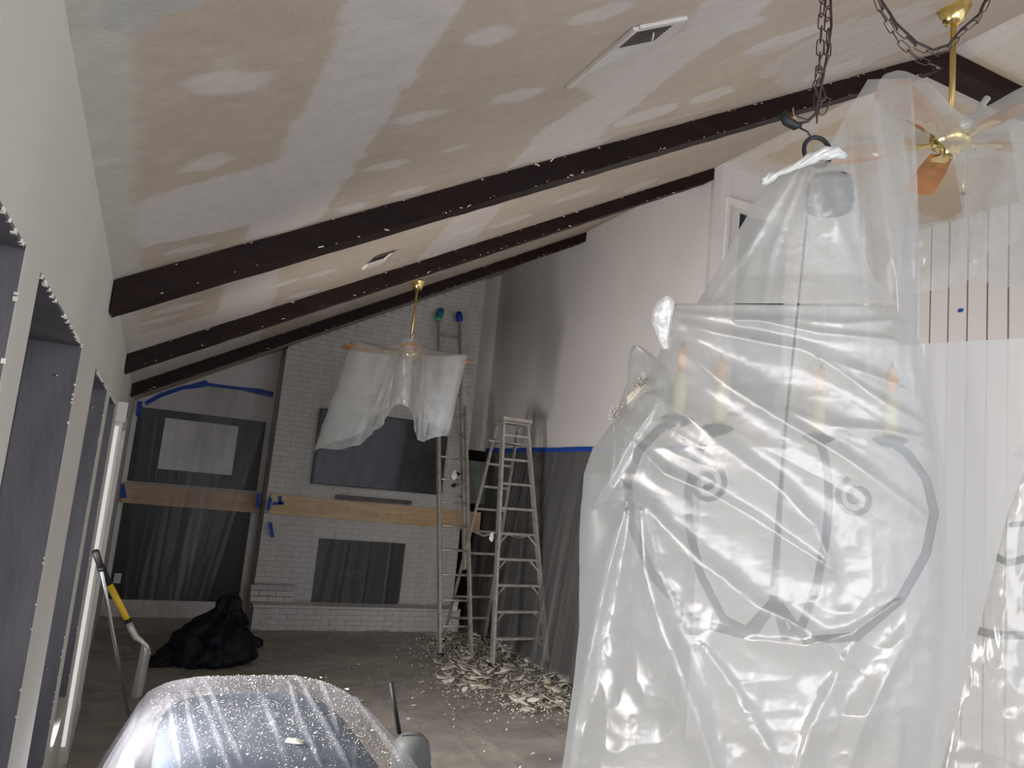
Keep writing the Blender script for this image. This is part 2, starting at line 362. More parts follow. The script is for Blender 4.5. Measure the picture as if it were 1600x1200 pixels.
for (px, py, a, b, an) in [(357, 126, 72, 15, -3), (322, 256, 46, 12, -12), (770, 53, 38, 13, -12), (665, 181, 48, 8, -12), (806, 150, 42, 9, -14), (935, 22, 52, 12, -15),
                           (605, 258, 36, 6, -12), (635, 300, 30, 5, -14), (545, 325, 28, 5, -14), (712, 232, 26, 4, -14), (300, 388, 40, 5, -12), (1010, 180, 60, 8, -18), (1110, 150, 40, 7, -18),
                           (905, 230, 50, 5, -15), (1230, 60, 70, 8, -18), (1300, 110, 50, 7, -18), (1160, 40, 45, 9, -18),
                           (445, 442, 24, 3, -16), (500, 428, 26, 3, -16), (470, 460, 30, 3, -16), (560, 440, 22, 3, -16), (280, 480, 40, 4, -14), (250, 500, 40, 3, -14), (730, 360, 30, 4, -18), (800, 345, 36, 4, -18), (900, 305, 40, 4, -18), (1000, 290, 30, 4, -20)]:
    c_, s_ = math.cos(math.radians(an)), math.sin(math.radians(an))
    pts = [(px+a*math.cos(t)*c_-b*math.sin(t)*s_, py+a*math.cos(t)*s_+b*math.sin(t)*c_) for t in np.linspace(0, 2*math.pi, 15)[:-1]]
    paint(pts, comp*1.03, .8, rag=.018)
paint([(168, -30), (310, -30), (312, 3), (260, 18), (235, 42), (205, 50), (172, 44)], blue, .8, rag=.03)
st = np.clip(fbm(V3(X*1.3, Y*9, 0*X+2), 3)-.35, 0, 1)[..., None]*(np.clip((X-1.2)*1.2, 0, 1)*.55)[..., None]
col = col*(1-st)+comp*st
Pc = V3(X, Y, H0+SL*X+.0015*fe)
me = npmesh('ceiling', Pc, np.stack([(i0 := np.arange(nx*ny).reshape(nx, ny))[:-1, :-1], i0[:-1, 1:], i0[1:, 1:], i0[1:, :-1]], -1).reshape(-1, 4))
ca = me.color_attributes.new('tint', 'FLOAT_COLOR', 'POINT'); ca.data.foreach_set('color', np.concatenate([col.reshape(-1, 3), np.ones((nx*ny, 1))], 1).ravel())
setp(link('ceiling', me, 'ceil', smooth=True), kind='structure')
bm = bmesh.new(); prism(bm, [(-.3, -2.5, H0+.01-.3*SL), (W+.02, -2.5, HR+.02), (W+.02, -2.5, HR+.14), (-.3, -2.5, H0+.14)], (0, D+2.7, 0)); setp(obj('ceiling_upper_deck', bm, 'wall'), kind='structure')
# flat part right of the ridge
nx2, ny2 = 70, 120
X, Y = np.meshgrid(np.linspace(W, XR+.1, nx2), np.linspace(-2.5, YC+.1, ny2), indexing='ij')
col = np.array([.50, .42, .31])*(1+.05*fbm(V3(X*2, Y*2, 0*X), 3)[..., None]); fe = fbm(V3(X*14, Y*14, 0*X+8), 3)
for (x0, x1, y0, y1) in [(5.2, 5.75, 4.6, 4.72), (W, 5.05, -3, 5.7), (W, 8, 3.45, 3.7), (W, 8, 5.3, 5.7), (W, 8, 2.9, 3.2), (6.1, 6.5, 1, 5.7)]:
    band(x0, x1, y0, y1, comp, .75, .03, .02)
me = npmesh('ceiling_flat', V3(X, Y, HR+.0*X), np.stack([(i0 := np.arange(nx2*ny2).reshape(nx2, ny2))[:-1, :-1], i0[:-1, 1:], i0[1:, 1:], i0[1:, :-1]], -1).reshape(-1, 4))
ca = me.color_attributes.new('tint', 'FLOAT_COLOR', 'POINT'); ca.data.foreach_set('color', np.concatenate([col.reshape(-1, 3), np.ones((nx2*ny2, 1))], 1).ravel())
setp(link('ceiling_flat', me, 'ceil'), kind='structure')
setp(B('ceiling_flat_deck', (W, -2.5, HR+.01), (XR+.2, YC+.15, HR+.14), 'wall'), kind='structure')

# beams ------------------------------------------------------------
def beam(y, label, bd=.126, bw=.17, flat=False):
    o = thing('ceiling_beam', label, 'beam', (0, y, H0), 0, 'dark ceiling beams')
    N = 60; bm = bmesh.new(); sec = []
    x1 = W-.002
    for k in range(N+1):
        x = .006+(x1-.006)*k/N; j = lambda: random.uniform(-.0022, .0022)
        sec.append([bm.verts.new((x, yy+j(), z+j())) for yy, z in ((0, SL*x-.004), (0, SL*x-bd), (bw, SL*x-bd), (bw, SL*x-.004))])
    for a, b in zip(sec, sec[1:]):
        for q in range(4): bm.faces.new((a[q], a[(q+1) % 4], b[(q+1) % 4], b[q]))
    bm.faces.new(sec[0]); bm.faces.new(sec[-1][::-1])
    obj('timber', bm, 'beam', o)
    if flat: B('timber', (W-.03, 0, HR-H0-bd), (XR, bw, HR-H0-.004), 'beam', o)
    bm = bmesh.new()                                       # crumbs of ceiling texture left on the beam
    for k in range(110):
        x = random.uniform(.05, x1-.1); s = random.uniform(.0015, .0075)*random.choice((.3, .4, .6, 1)); up = random.random() < .5
        z = SL*x-(random.uniform(0, .012) if up else random.uniform(bd-.014, bd))
        Mx = Matrix.Translation((x, -.002, z)) @ Matrix.Rotation(random.uniform(-.9, .3), 4, 'Y')
        v = box(bm, (-s*1.8, -.002, -s*.35), (s*1.8, .003, s*.35), Mx)
    setp(obj('paint_crumbs', bm, 'chip', o), kind='stuff')
    return o
beam(3.283, 'nearest dark stained ceiling beam, longest, running up past the ridge', flat=True)
beam(5.742, 'middle dark stained ceiling beam, ending at the corner of the right wall')
beam(8.178, 'farthest dark stained ceiling beam, in front of the white chimney')

# ================================================================== FIREPLACE (painted brick)
cx0, cx1, cy = 1.70, 4.42, 10.30
fp = thing('fireplace', 'white painted brick chimney breast rising to the sloped ceiling with raised hearth', 'fireplace', (cx0, cy, 0))
def lo_(p): return np.array(p)-np.array([cx0, cy, 0])
bm = bmesh.new()
def cprism(x0, x1, y0, y1, z0=None):
    prism(bm, [lo_((x0, y0, z0 or 0)), lo_((x1, y0, z0 or 0)), lo_((x1, y0, zc(x1)-.01)), lo_((x0, y0, zc(x0)-.01))], (0, y1-y0, 0))
fx0, fx1, fz0, fz1 = 2.43, 3.63, .31, 1.125
cprism(cx0+.007, fx0, cy+.007, D-.001); cprism(fx1, cx1-.007, cy+.007, D-.001)
prism(bm, [lo_((fx0, cy+.007, fz1)), lo_((fx1, cy+.007, fz1)), lo_((fx1, cy+.007, zc(fx1)-.01)), lo_((fx0, cy+.007, zc(fx0)-.01))], (0, D-cy-.008, 0))
box(bm, lo_((fx0, cy+.4, 0)), lo_((fx1, D-.001, fz1)))
box(bm, lo_((cx0-.02, 9.99+.012, 0)), lo_((cx1, cy+.4, fz0-.03)))
obj('masonry_core', bm, 'mortar', fp)
B('firebox', lo_((fx0-.01, cy+.3, fz0-.03)), lo_((fx1+.01, cy+.395, fz1)), 'black', fp)
B('fire_screen', lo_((fx0+.01, cy+.05, fz0-.02)), lo_((fx1-.01, cy+.06, fz1-.01)), 'dark', fp)
B('glow_plate', lo_((2.75, cy+.044, .62)), lo_((3.05, cy+.05, .74)), noise_mat('dull_brass_plate', (.02, .017, .01), (.03, .024, .014), 5, .5), fp)
CH, BL, J = .067, .21, .004
bricks = []
def course(z, x0, x1, y, off, zt=CH-J):
    x = x0-off
    while x < x1-.02:
        a = max(x, x0); b = min(x+BL-J, x1)
        if b-a > .03: bricks.append((a, b, y, z, zt))
        x += BL
k = 0; z = .004
while z < zc(cx1)-.02:                       # front face
    off = (k % 2)*BL/2; zz = z
    xl = cx0
    if zz < fz0-.06: pass
    elif zz+CH < zc(cx0): xl = cx0
    else: xl = cx0+(zz+CH-zc(cx0))/SL
    if zz >= fz0-.035:
        if fz0-.035 <= zz < fz1-.02: course(zz, xl, fx0, cy, off); course(zz, fx1, cx1, cy, off)
        elif xl < cx1-.05: course(zz, xl, cx1, cy, off)
    z += CH; k += 1
hb = []
nf = len(bricks)
z = .004; k = 0
while z < fz0-.05: course(z, cx0-.02, cx1, 9.99, (k % 2)*BL/2); z += CH; k += 1
for q in range(3): course(.315+q*CH, cx0-.05+q*.0, 2.18, 10.18+q*.03, (q % 2)*BL/2)
# which bricks show largest: the nearest ones (hearth and lower front), rest joined
order = sorted(range(len(bricks)), key=lambda i: (0 if i >= nf else 1, -bricks[i][3] if bricks[i][3] > 1.7 else -5-bricks[i][3]))
single = set(order[:300]); cache = {}
def brickmesh(wd, zt, var, dep=.06):
    key = (round(wd, 2), round(zt, 3), var)
    if key in cache: return cache[key]
    b_ = bmesh.new(); vs = box(b_, (0, 0, 0), (wd, dep, zt))
    bmesh.ops.bevel(b_, geom=[e for e in b_.edges if all(v.co.y < .01 for v in e.verts)], offset=.003, segments=1, affect='EDGES')
    for v in b_.verts: v.co += Vector((0, random.uniform(-.002, .002), random.uniform(-.0015, .0015)))
    me = bpy.data.meshes.new('brick'); b_.to_mesh(me); b_.free(); me.materials.append(MT['brick']); cache[key] = me; return me
rest = bmesh.new()
for i, (a, b, y, z, zt) in enumerate(bricks):
    jy = random.uniform(-.003, .003)
    me = brickmesh(b-a, zt, random.randrange(3))
    if i in single:
        o = bpy.data.objects.new('brick', me); C.objects.link(o); o.parent = fp; o.location = lo_((a, y+jy, z))
    else:
        n0 = len(rest.verts); rest.from_mesh(me); rest.verts.ensure_lookup_table()
        bmesh.ops.translate(rest, vec=Vector(lo_((a, y+jy, z))), verts=rest.verts[n0:])
me = bpy.data.meshes.new('brickwork'); rest.to_mesh(me); rest.free(); me.materials.append(MT['brick'])
setp(link('brickwork', me, None, fp), kind='stuff')
# side bricks (left side face)
bm = bmesh.new(); z = .004; k = 0
while z < zc(cx0)-.05:
    y = cy
    while y < D-.02:
        b_ = min(y+(.1 if (k % 2 and y == cy) else BL)-J, D); box(bm, lo_((cx0-.006, y+.002, z)), lo_((cx0+.05, b_, z+CH-J))); y = b_+J
    z += CH; k += 1
setp(obj('side_brickwork', bm, 'brick', fp), kind='stuff')
B('hearth_slab', lo_((cx0-.03, 9.975, fz0-.032)), lo_((cx1, cy, fz0)), 'brick', fp, .004)
bm = bmesh.new(); box(bm, lo_((cx0-.01, 10.17, .515)), lo_((2.19, 10.30, .525))); obj('ledge', bm, 'mortar', fp)
# mantel board, knots
def board(name, label, x0, x1, y, z0, z1, mt, knots, slope=0):
    o = thing(name, label, 'board', (x0, y, z0))
    bm = bmesh.new(); prism(bm, [(0, 0, 0), (x1-x0, 0, slope), (x1-x0, 0, z1-z0+slope), (0, 0, z1-z0)], (0, -.038, 0)); obj('plank', bm, mt, o, bevel=.003)
    for kx, kz in knots:
        Lathe('knot', [(0, 0), (.010, 0), (.010, .002), (0, .002)], 'knot', o, n=10).matrix_local = Matrix.Translation((kx, -.0385, kz+slope*kx/(x1-x0))) @ Matrix.Rotation(math.pi/2, 4, 'X') @ Matrix.Diagonal((1, .8, 1, 1))
    return o
board('mantel_board', 'pale pine board across the front of the white chimney', 1.74, 4.70, cy-.006, 1.40, 1.655, 'pine',
      [(.30, .12), (.62, .135), (1.0, .14), (1.25, .13), (1.42, .09), (1.58, .125), (1.76, .12), (1.95, .15), (2.2, .14), (.95, .02), (2.5, .08), (2.66, .1)], -.02)
board('alcove_board', 'warm pine board spanning the dark recess left of the chimney', .03, 1.68, D-.10, 1.385, 1.63, 'pine2', [(1.38, .13), (.95, .1)], -.01)
# television and soundbar on the chimney, behind the film
t = thing('television', 'large black flat television on the white chimney above the pine board', 'television', (3.1, cy-.02, 1.83))
B('screen', (-.85, -.055, .02), (.92, -.045, .98), 'tv', t); B('bezel', (-.88, -.045, 0), (.95, -.0, 1.0), 'dark', t, .004)
t = thing('soundbar', 'thin dark soundbar resting on the pine board below the television', 'speaker', (3.1, cy-.03, 1.66))
B('body', (-.53, -.05, .0), (.52, .02, .055), 'dark', t, .006); B('grille', (-.52, -.053, .008), (.51, -.05, .047), 'grille', t)

# left alcove: dark upper panel with pale pane, dark lower panel, trims
def panel_thing(name, label, cat, x0, x1, z0, z1, y, inner=None):
    o = thing(name, label, cat, (x0, y, z0)); w_, h_ = x1-x0, z1-z0
    if inner:
        a, b, c, d = inner
        bm = bmesh.new()
        for lo, hi in (((0, -.03, 0), (a, 0, h_)), ((b, -.03, 0), (w_, 0, h_)), ((a, -.03, 0), (b, 0, c)), ((a, -.03, d), (b, 0, h_))): box(bm, lo, hi)
        obj('frame', bm, 'dark', o); B('pane', (a, -.02, c), (b, -.004, d), 'pale', o)
    else:
        B('panel', (0, -.02, 0), (w_, 0, h_), 'dark', o)
    return o
panel_thing('dark_framed_pane', 'dark framed pane with pale centre above the warm pine board', 'window', .06, 1.62, 1.655, 2.585, D-.002, (.32, 1.22, .18, .83))
o = panel_thing('dark_lower_panel', 'black panel below the warm pine board in the left recess', 'panel', .06, 1.585, .21, 1.38, D-.002)
setp(B('trim_1', (.0, D-.03, .1), (.055, D-.001, 2.5), 'trim'), kind='structure')
setp(B('trim_2', (1.59, D-.035, .0), (1.65, D-.001, 1.38), 'trim'), kind='structure')
setp(B('baseboard_back', (.056, D-.03, 0), (1.589, D-.001, .205), 'trim'), kind='structure')
t = thing('outlet_plate', 'small white outlet plate on the black panel in the left recess', 'outlet', (.13, D-.028, .46))
B('plate', (-.04, -.006, -.06), (.04, 0, .06), 'trim', t, .002); B('socket', (-.014, -.009, .012), (.014, -.006, .038), 'trim', t); B('socket', (-.014, -.009, -.038), (.014, -.006, -.012), 'trim', t)
# right alcove and wainscot, leaning board
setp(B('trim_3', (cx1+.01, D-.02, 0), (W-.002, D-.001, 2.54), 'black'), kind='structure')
setp(B('trim_4', (W-.02, YC+.02, 0), (W-.0005, D-.021, 2.535), noise_mat('brown_wainscot', (.035, .028, .026), (.06, .048, .044), 3, .5)), kind='structure')
o = thing('leaning_panel', 'pale green grey panel leaning in the dark corner behind the stepladder', 'panel', (4.60, 10.45, 1.75))
B('sheet', (-.10, -.012, 0), (.22, .0, .62), noise_mat('grey_green_board', (.16, .18, .16), (.2, .22, .2), 3, .6), o, .003)

# ================================================================== FILM SHEETS on walls and floor
def folds(u, n, seed, amp):
    s = 0
    for k in range(n): s = s+np.cos(u*(7+5*k)+RNG.rand()*6+seed)*amp/(1+k*.35)
    return s
# left recess: two sheets hung from the tape arc
def hang(name, label, top, bot, nu=90, nv=70, mat='film_alc', amp=.02, seed=1, gather=1, fsc=22, parent=None):
    """top, bot: polylines of (x,y,z); hang between them with gathered vertical folds"""
    def pl(P, t):
        P = np.array(P, float); s = np.linspace(0, 1, len(P)); return np.stack([np.interp(t, s, P[:, i]) for i in range(3)], -1)
    u = np.linspace(0, 1, nu); v = np.linspace(0, 1, nv)
    A = pl(top, u); Bm = pl(bot, u)
    P = A[:, None, :]*(1-v)[None, :, None]+Bm[:, None, :]*v[None, :, None]
    U, Vv = np.meshgrid(u, v, indexing='ij')
    f = (ridged(V3(U*fsc*.35+seed*3, Vv*.5, 0*U+seed), 2)*.5+np.clip(ridged(V3(U*fsc*.6+seed, Vv*.35+U, 0*U+seed), 1)-.82, 0, 1)*4)*amp*(.25+Vv)
    nrm = np.cross(A[-1]-A[0], Bm[0]-A[0]); nrm /= np.linalg.norm(nrm)
    if nrm @ (CAM-A[0]) < 0: nrm = -nrm
    P = P+nrm*(np.abs(f))[..., None]
    o = grid(name, P, mat, parent); return setp(o, label, 'plastic sheet') if label else o
yF = D-.15
hang('plastic_sheet', 'clear plastic sheet hung from the blue tape arc over the recess, left half',
     [(.09, yF, 2.60), (.45, yF, 2.80), (.79, yF, 2.955), (1.2, yF, 2.97)], [(.22, yF-.1, .02), (.35, yF-.28, .03), (.78, yF-.35, .03), (.98, yF-.2, .05)], seed=2, amp=.05, fsc=14)
hang('plastic_sheet', 'clear plastic sheet sweeping diagonally over the right half of the dark recess',
     [(.80, yF-.03, 2.955), (1.3, yF-.03, 2.975), (1.66, yF-.03, 2.955)], [(.62, yF-.45, .05), (.85, yF-.45, .03), (1.12, yF-.3, .02)], seed=5, amp=.06, fsc=11)
hang('plastic_sheet', 'clear plastic sheet covering the front of the white chimney and hearth',
     [(2.2, cy-.085, 3.05), (2.9, cy-.085, 3.2), (3.6, cy-.085, 3.2), (4.40, cy-.085, 3.1)], [(1.74, 9.93, .02), (2.6, 9.92, .02), (3.5, 9.90, .02), (4.05, 9.86, .02)], nu=160, mat='film_far', seed=3, amp=.035, fsc=16)
# right wall sheet: corner to near, hung from the tape line
hang('plastic_sheet', 'smoky plastic sheet taped along the lower right wall beside the stepladder',
     [(W-.035, D-.2, 2.545), (W-.035, 9, 2.545), (W-.035, 7.6, 2.545), (W-.035, YC+.05, 2.545)], [(W-.16, D-.25, .02), (W-.2, 9, .02), (W-.28, 7.6, .02), (W-.2, YC+.1, .02)], nu=260, nv=90, mat='film_right', seed=8, amp=.05, fsc=26)
# tapes
def strip(name, label, pts, wd, nrm, mat='tape', parent=None, group=None):
    bm = bmesh.new(); n = Vector(nrm)
    pts = [Vector(p) for p in pts]
    ups = []
    for i, p in enumerate(pts):
        t = (pts[min(i+1, len(pts)-1)]-pts[max(i-1, 0)]).normalized(); ups.append(t.cross(n).normalized())
    wds = wd if hasattr(wd, '__len__') else [wd]*len(pts)
    rows = [[bm.verts.new(p+u*w_/2+n*o) for u_, o in ((1, 0),)]+[bm.verts.new(p-u*w_/2), bm.verts.new(p-u*w_/2+n*.003), bm.verts.new(p+u*w_/2+n*.003)] for p, u, w_ in zip(pts, ups, wds)]
    for a, b in zip(rows, rows[1:]):
        for q in range(4): bm.faces.new((a[q], a[(q+1) % 4], b[(q+1) % 4], b[q]))
    bm.faces.new(rows[0]); bm.faces.new(rows[-1][::-1])
    o = obj(name, bm, mat, parent)
    return setp(o, label, 'tape', group) if label else o
strip('masking_tape', 'long blue masking tape line along the right wall above the smoky sheet', [(W-.045, y, 2.55+.004*math.sin(y*5)) for y in np.linspace(D-.18, YC+.1, 30)], .055, (-1, 0, 0))
strip('masking_tape', 'blue masking tape arc holding the sheet across the top of the left recess', [on(px, py, 1, D-.012) for px, py in [(227, 631), (250, 618), (285, 606), (300, 604), (322, 599), (326, 601), (380, 608), (405, 612), (427, 617)]], [.05, .055, .05, .06, .09, .045, .045, .085, .07], (0, -1, 0))
strip('masking_tape', 'short upright blue tape piece at the upper left corner of the recess', [on(219, 627, 1, D-.035), on(216, 651, 1, D-.035)], .055, (0, -1, 0))
strip('masking_tape', 'short blue tape piece at the left end of the warm pine board', [on(192, 757, 1, D-.145), on(193, 778, 1, D-.145)], [.035, .07], (0, -1, 0))
strip('masking_tape', 'dark blue tape piece between the warm board and the chimney side', [on(404, 771, 1, cy+.1), on(402, 794, 1, cy+.1)], .05, (0, -1, 0))
tp = thing('masking_tape', 'blue tape pieces crossed like a letter at the left end of the pale pine board', 'tape', on(425, 785, 1, cy-.05))
l0 = np.array(tp.location)
for a, b, wd in [((423, 778), (419, 797), .045), ((437, 775), (438, 788), .045), ((426, 787), (444, 786), .04)]:
    strip('strip', None, [on(*a, 1, cy-.052)-l0, on(*b, 1, cy-.052)-l0], wd, (0, -1, 0), parent=tp)
strip('masking_tape', 'slanting blue tape piece on the chimney below the crossed tapes', [on(422, 816, 1, cy-.1), on(426, 840, 1, cy-.1)], .045, (0, -1, 0))
strip('masking_tape', 'blue tape run along the floor edge under the last masked window', [(.012, y, .03+.03*math.sin(y*9)) for y in np.linspace(6.3, 7.6, 12)], .07, (1, 0, 0))
strip('masking_tape', 'blue tape piece at the floor edge below the nearer left window', [(.015, y, .04) for y in (5.05, 5.2, 5.35)], .07, (1, 0, 0))
Lathe_o = Lathe('tape_dab', [(0, 0), (.022, .001), (.028, .003), (.015, .006), (0, .007)], 'tape', None, n=12)
pt = on(1501, 485, 0, XR-.001); Lathe_o.matrix_world = Matrix.Translation(pt) @ Matrix.Rotation(-math.pi/2, 4, 'Y') @ Matrix.Diagonal((.8, 1.2, 1, 1)); setp(Lathe_o, 'small round blue tape dab on the plank wall', 'tape')
# floor film
nu, nv = 260, 420
Xf, Yf = np.meshgrid(np.linspace(.03, 4.82, nu), np.linspace(2.2, 9.96, nv), indexing='ij')
a = .45
R1 = (Xf*math.cos(a)+Yf*math.sin(a)); R2 = (-Xf*math.sin(a)+Yf*math.cos(a))
hgt = np.clip(ridged(V3(R1*1.3, R2*7, 0*Xf), 4)-.4, 0, 2)*.020+np.clip(ridged(V3(Xf*6+4, Yf*1.4, 0*Xf+5), 3)-.7, 0, 2)*.018
hgt = hgt+np.clip((.35-Xf)/.35, 0, 1)**2*.03
setp(grid('floor_drop_sheet', V3(Xf, Yf, .006+hgt), 'film_floor'), 'wrinkled clear plastic drop sheet spread over the dusty floor', 'plastic sheet')

# ================================================================== LADDERS
# extension ladder leaning on the chimney
lb = Vector((3.66, 8.66, 0)); rb = Vector((4.04, 8.66, 0)); lt = Vector((3.66, 10.16, 4.42)); 
el = thing('extension_ladder', 'tall aluminium extension ladder leaning on the white chimney, tips wrapped in tape', 'ladder', (3.85, 8.66, 0))
O = Vector((3.85, 8.66, 0)); dirv = (Vector((0, 1.46, 4.36))).normalized(); nrmv = Vector((0, -dirv.z, dirv.y))
Ltot = 4.62
def ep(x, s, n=0): return Vector((x, 0, 0.03))+dirv*s+nrmv*n
for x in (-.20, .20): Bar('rail', ep(x, 0, .0), ep(x, 3.2, .0), .028, .075, 'alu', el, nrmv)
for x in (-.165, .165): Bar('rail', ep(x, 1.0, -.06), ep(x, Ltot, -.06), .026, .07, 'alu', el, nrmv)
for k in range(1, 11): T('rung', [ep(-.2, k*.305, 0), ep(.2, k*.305, 0)], .015, 'alu', el, 6)
for k in range(4, 15): T('rung', [ep(-.165, k*.305+.02, -.06), ep(.165, k*.305+.02, -.06)], .015, 'alu', el, 6)
for x in (-.2, .2):
    f_ = B('foot', (x-.03, -.05, 0), (x+.03, .05, .03), 'rubber', el, .004)
    Bar('foot_bracket', ep(x, .0, .05), ep(x, .26, .05), .008, .03, 'alu', el, nrmv)
for x, m_ in ((-.165, 'tape2'), (.165, 'tape')):
    o_ = Lathe('tape_wrap', [(.0, -.02), (.05, 0), (.058, .07), (.04, .13), (0, .15)], m_, el, n=8); o_.matrix_local = Matrix.Translation(ep(x, Ltot-.06, -.06)) @ Matrix.Rotation(.3 if x < 0 else -.2, 4, 'Y')
    if x < 0: o_['label'] = 'teal tape wrap'
Lathe('tape_band', [(.0, -.02), (.045, -.02), (.045, .03), (0, .03)], 'green', el, n=8).matrix_local = Matrix.Translation(ep(-.165, Ltot-.10, -.06))
# stepladder
sl = thing('stepladder', 'open ten foot aluminium stepladder standing among fallen paint flakes by the right wall', 'ladder', (4.43, 8.07, 0))
S0 = Vector((4.43, 8.07, 0))
fl, fr = Vector((4.06, 8.06, .02)), Vector((4.80, 8.12, .02)); tl_, tr_ = Vector((4.10, 8.50, 2.86)), Vector((4.42, 8.50, 2.87))
rl, rr = Vector((3.98, 9.42, .02)), Vector((4.60, 9.50, .02)); rtl, rtr = Vector((4.08, 8.62, 2.78)), Vector((4.38, 8.64, 2.78))
for a, b in ((fl, tl_), (fr, tr_)): Bar('front_rail', a-S0, b-S0, .03, .075, 'alu', sl, (0, -1, .2))
for a, b in ((rl, rtl), (rr, rtr)): Bar('rear_rail', a-S0, b-S0, .025, .04, 'alu', sl, (0, 1, .2))
for k in range(9):
    f_ = (.30+.295*k)/2.87
    a = fl.lerp(tl_, f_)-S0; b = fr.lerp(tr_, f_)-S0
    st_ = Bar('step', a, b, .08, .028, 'alu', sl)
    if k < 5:
        L_ = .14
        for s_, t_ in ((a, 1), (b, -1)):
            bt = (fl.lerp(tl_, f_-L_/2.87*1.0) if t_ == 1 else fr.lerp(tr_, f_-L_/2.87*1.0))-S0
            Bar('brace', s_+Vector((t_*L_*.85, 0, -.01)), bt, .012, .018, 'alu', sl)
for k in range(8):
    f_ = (.30+.295*k)/2.87
    Bar('rear_brace', rl.lerp(rtl, f_)-S0, rr.lerp(rtr, f_)-S0, .02, .028, 'alu', sl)
bm = bmesh.new(); box(bm, (4.06-4.43, .34, 2.83), (4.46-4.43, .60, 2.88)); box(bm, (4.10-4.43, .38, 2.80), (4.42-4.43, .56, 2.83)); obj('top_cap', bm, 'alu', sl, bevel=.006)
bm = bmesh.new(); box(bm, (3.98-4.43, .50, 2.56), (4.46-4.43, .72, 2.585)); obj('pail_shelf', bm, 'alu', sl, bevel=.004)
for k, (a, b) in enumerate(((fl.lerp(tl_, .52), rl.lerp(rtl, .52)), (fr.lerp(tr_, .52), rr.lerp(rtr, .52)))):
    m_ = (a+b)/2+Vector((0, 0, -.06)); Bar('spreader', a-S0, m_-S0, .006, .025, 'alu', sl); Bar('spreader', m_-S0, b-S0, .006, .025, 'alu', sl)
for p in (fl, fr, rl, rr): B('foot', np.array(p-S0)-[.03, .045, .02], np.array(p-S0)+[.03, .045, .035], 'rubber', sl, .004)

# ================================================================== CHIPS
def chip_mesh(seed, thick=.002):
    rs = np.random.RandomState(seed); n = rs.randint(7, 11); ang = np.sort(rs.rand(n)*2*math.pi); rad = .6+.6*rs.rand(n)
    P = np.stack([rad*np.cos(ang), rad*np.sin(ang)*.75], 1); c1, c2 = rs.rand(2)*.35
    zf = lambda p: c1*p[0]**2+c2*p[1]**2+.15*(rs.rand()-.5)
    V = [(0, 0, 0)]+[(p[0], p[1], zf(p)) for p in P]; V2 = [(x, y, z+.03) for x, y, z in V]
    Fc = []
    for i in range(n): Fc.append((0, 1+(i+1) % n, 1+i)); Fc.append((n+1, n+2+i, n+2+(i+1) % n))
    for i in range(n):
        a, b = 1+i, 1+(i+1) % n; Fc.append((a, b, b+n+1)); Fc.append((a, b+n+1, a+n+1))
    me = npmesh('chip', V+V2, Fc); me.materials.append(MT['chip' if seed % 4 else 'chip2']); return me
CM = [chip_mesh(k) for k in range(14)]
k = 0; rs = np.random.RandomState(5)
CLN = ['in front of the extension ladder', 'beneath the open stepladder', 'in front of the stepladder', 'nearest the camera in the heap right of centre', 'around the feet of the two ladders', 'at the feet of the extension ladder']
cl_ = [(735, 1055, 40, 22, 60), (775, 1012, 60, 16, 62), (835, 1075, 60, 18, 60), (850, 1098, 45, 16, 55), (800, 1040, 70, 22, 38), (700, 1000, 35, 14, 25)]
chips = []
for ci_, (cx_, cy_, sx_, sy_, n_) in enumerate(cl_):
    for q in range(n_-4): chips.append((rs.normal(cx_, sx_*.55), rs.normal(cy_, sy_*.6), rs.uniform(.03, .10), CLN[ci_]))
for q in range(20): chips.append((rs.uniform(560, 780), rs.uniform(1040, 1150), rs.uniform(.015, .03), 'scattered alone on the open floor'))
for px, py, s, wh_ in chips[:300]:
    p = on(px, py, 2, 0.03)
    if p[1] > 9.85 or p[0] > 4.62: p = np.array([min(p[0], 4.6), min(p[1], 9.8), .03])
    o = bpy.data.objects.new('paint_chip', CM[k % 14]); C.objects.link(o)
    o.location = (p[0], p[1], .022+rs.rand()*.05); o.scale = (s, s, s*.8); o.rotation_euler = (rs.normal(0, .22), rs.normal(0, .22), rs.rand()*6.3)
    setp(o, 'off-white peeled paint chip lying '+wh_, 'paint chip', 'paint chips '+wh_); k += 1
def crumbs(name, pts, size, mat, label=None, cat=None, parent=None, seed=3, nrm=None):
    rs = np.random.RandomState(seed); V = []; Fc = []
    base = np.array([(1, 0, 0), (-.3, .8, 0), (-.7, -.6, 0), (0, 0, .55)])
    for i, p in enumerate(pts):
        s = rs.uniform(*size); M3 = np.array(Matrix.Rotation(rs.rand()*6.3, 3, 'Z') @ Matrix.Rotation(rs.rand()*1.0, 3, 'X'))
        V.append((base*[1, 1, 1]*s) @ M3.T+p); n = i*4; Fc += [(n, n+1, n+3), (n+1, n+2, n+3), (n+2, n, n+3), (n, n+2, n+1)]
    o = link(name, npmesh(name, np.concatenate(V), Fc), mat, parent); return setp(o, label, cat, kind='stuff')
pts = []
for q in range(2600):
    c_ = cl_[rs.randint(len(cl_))]; p = on(rs.normal(c_[0], c_[2]*.8), rs.normal(c_[1], c_[3]*.9), 2, .03)
    if p[1] < 9.85 and p[0] < 4.62 and p[1] > 4: pts.append(np.array([p[0], p[1], .02+rs.rand()*.03]))
for q in range(260): pts.append(np.array([rs.uniform(.3, 4.4), rs.uniform(3.5, 9.8), .025]))
crumbs('paint_crumbs', pts, (.006, .02), 'chip', 'fine paint crumbs strewn across the plastic floor sheet', 'debris')
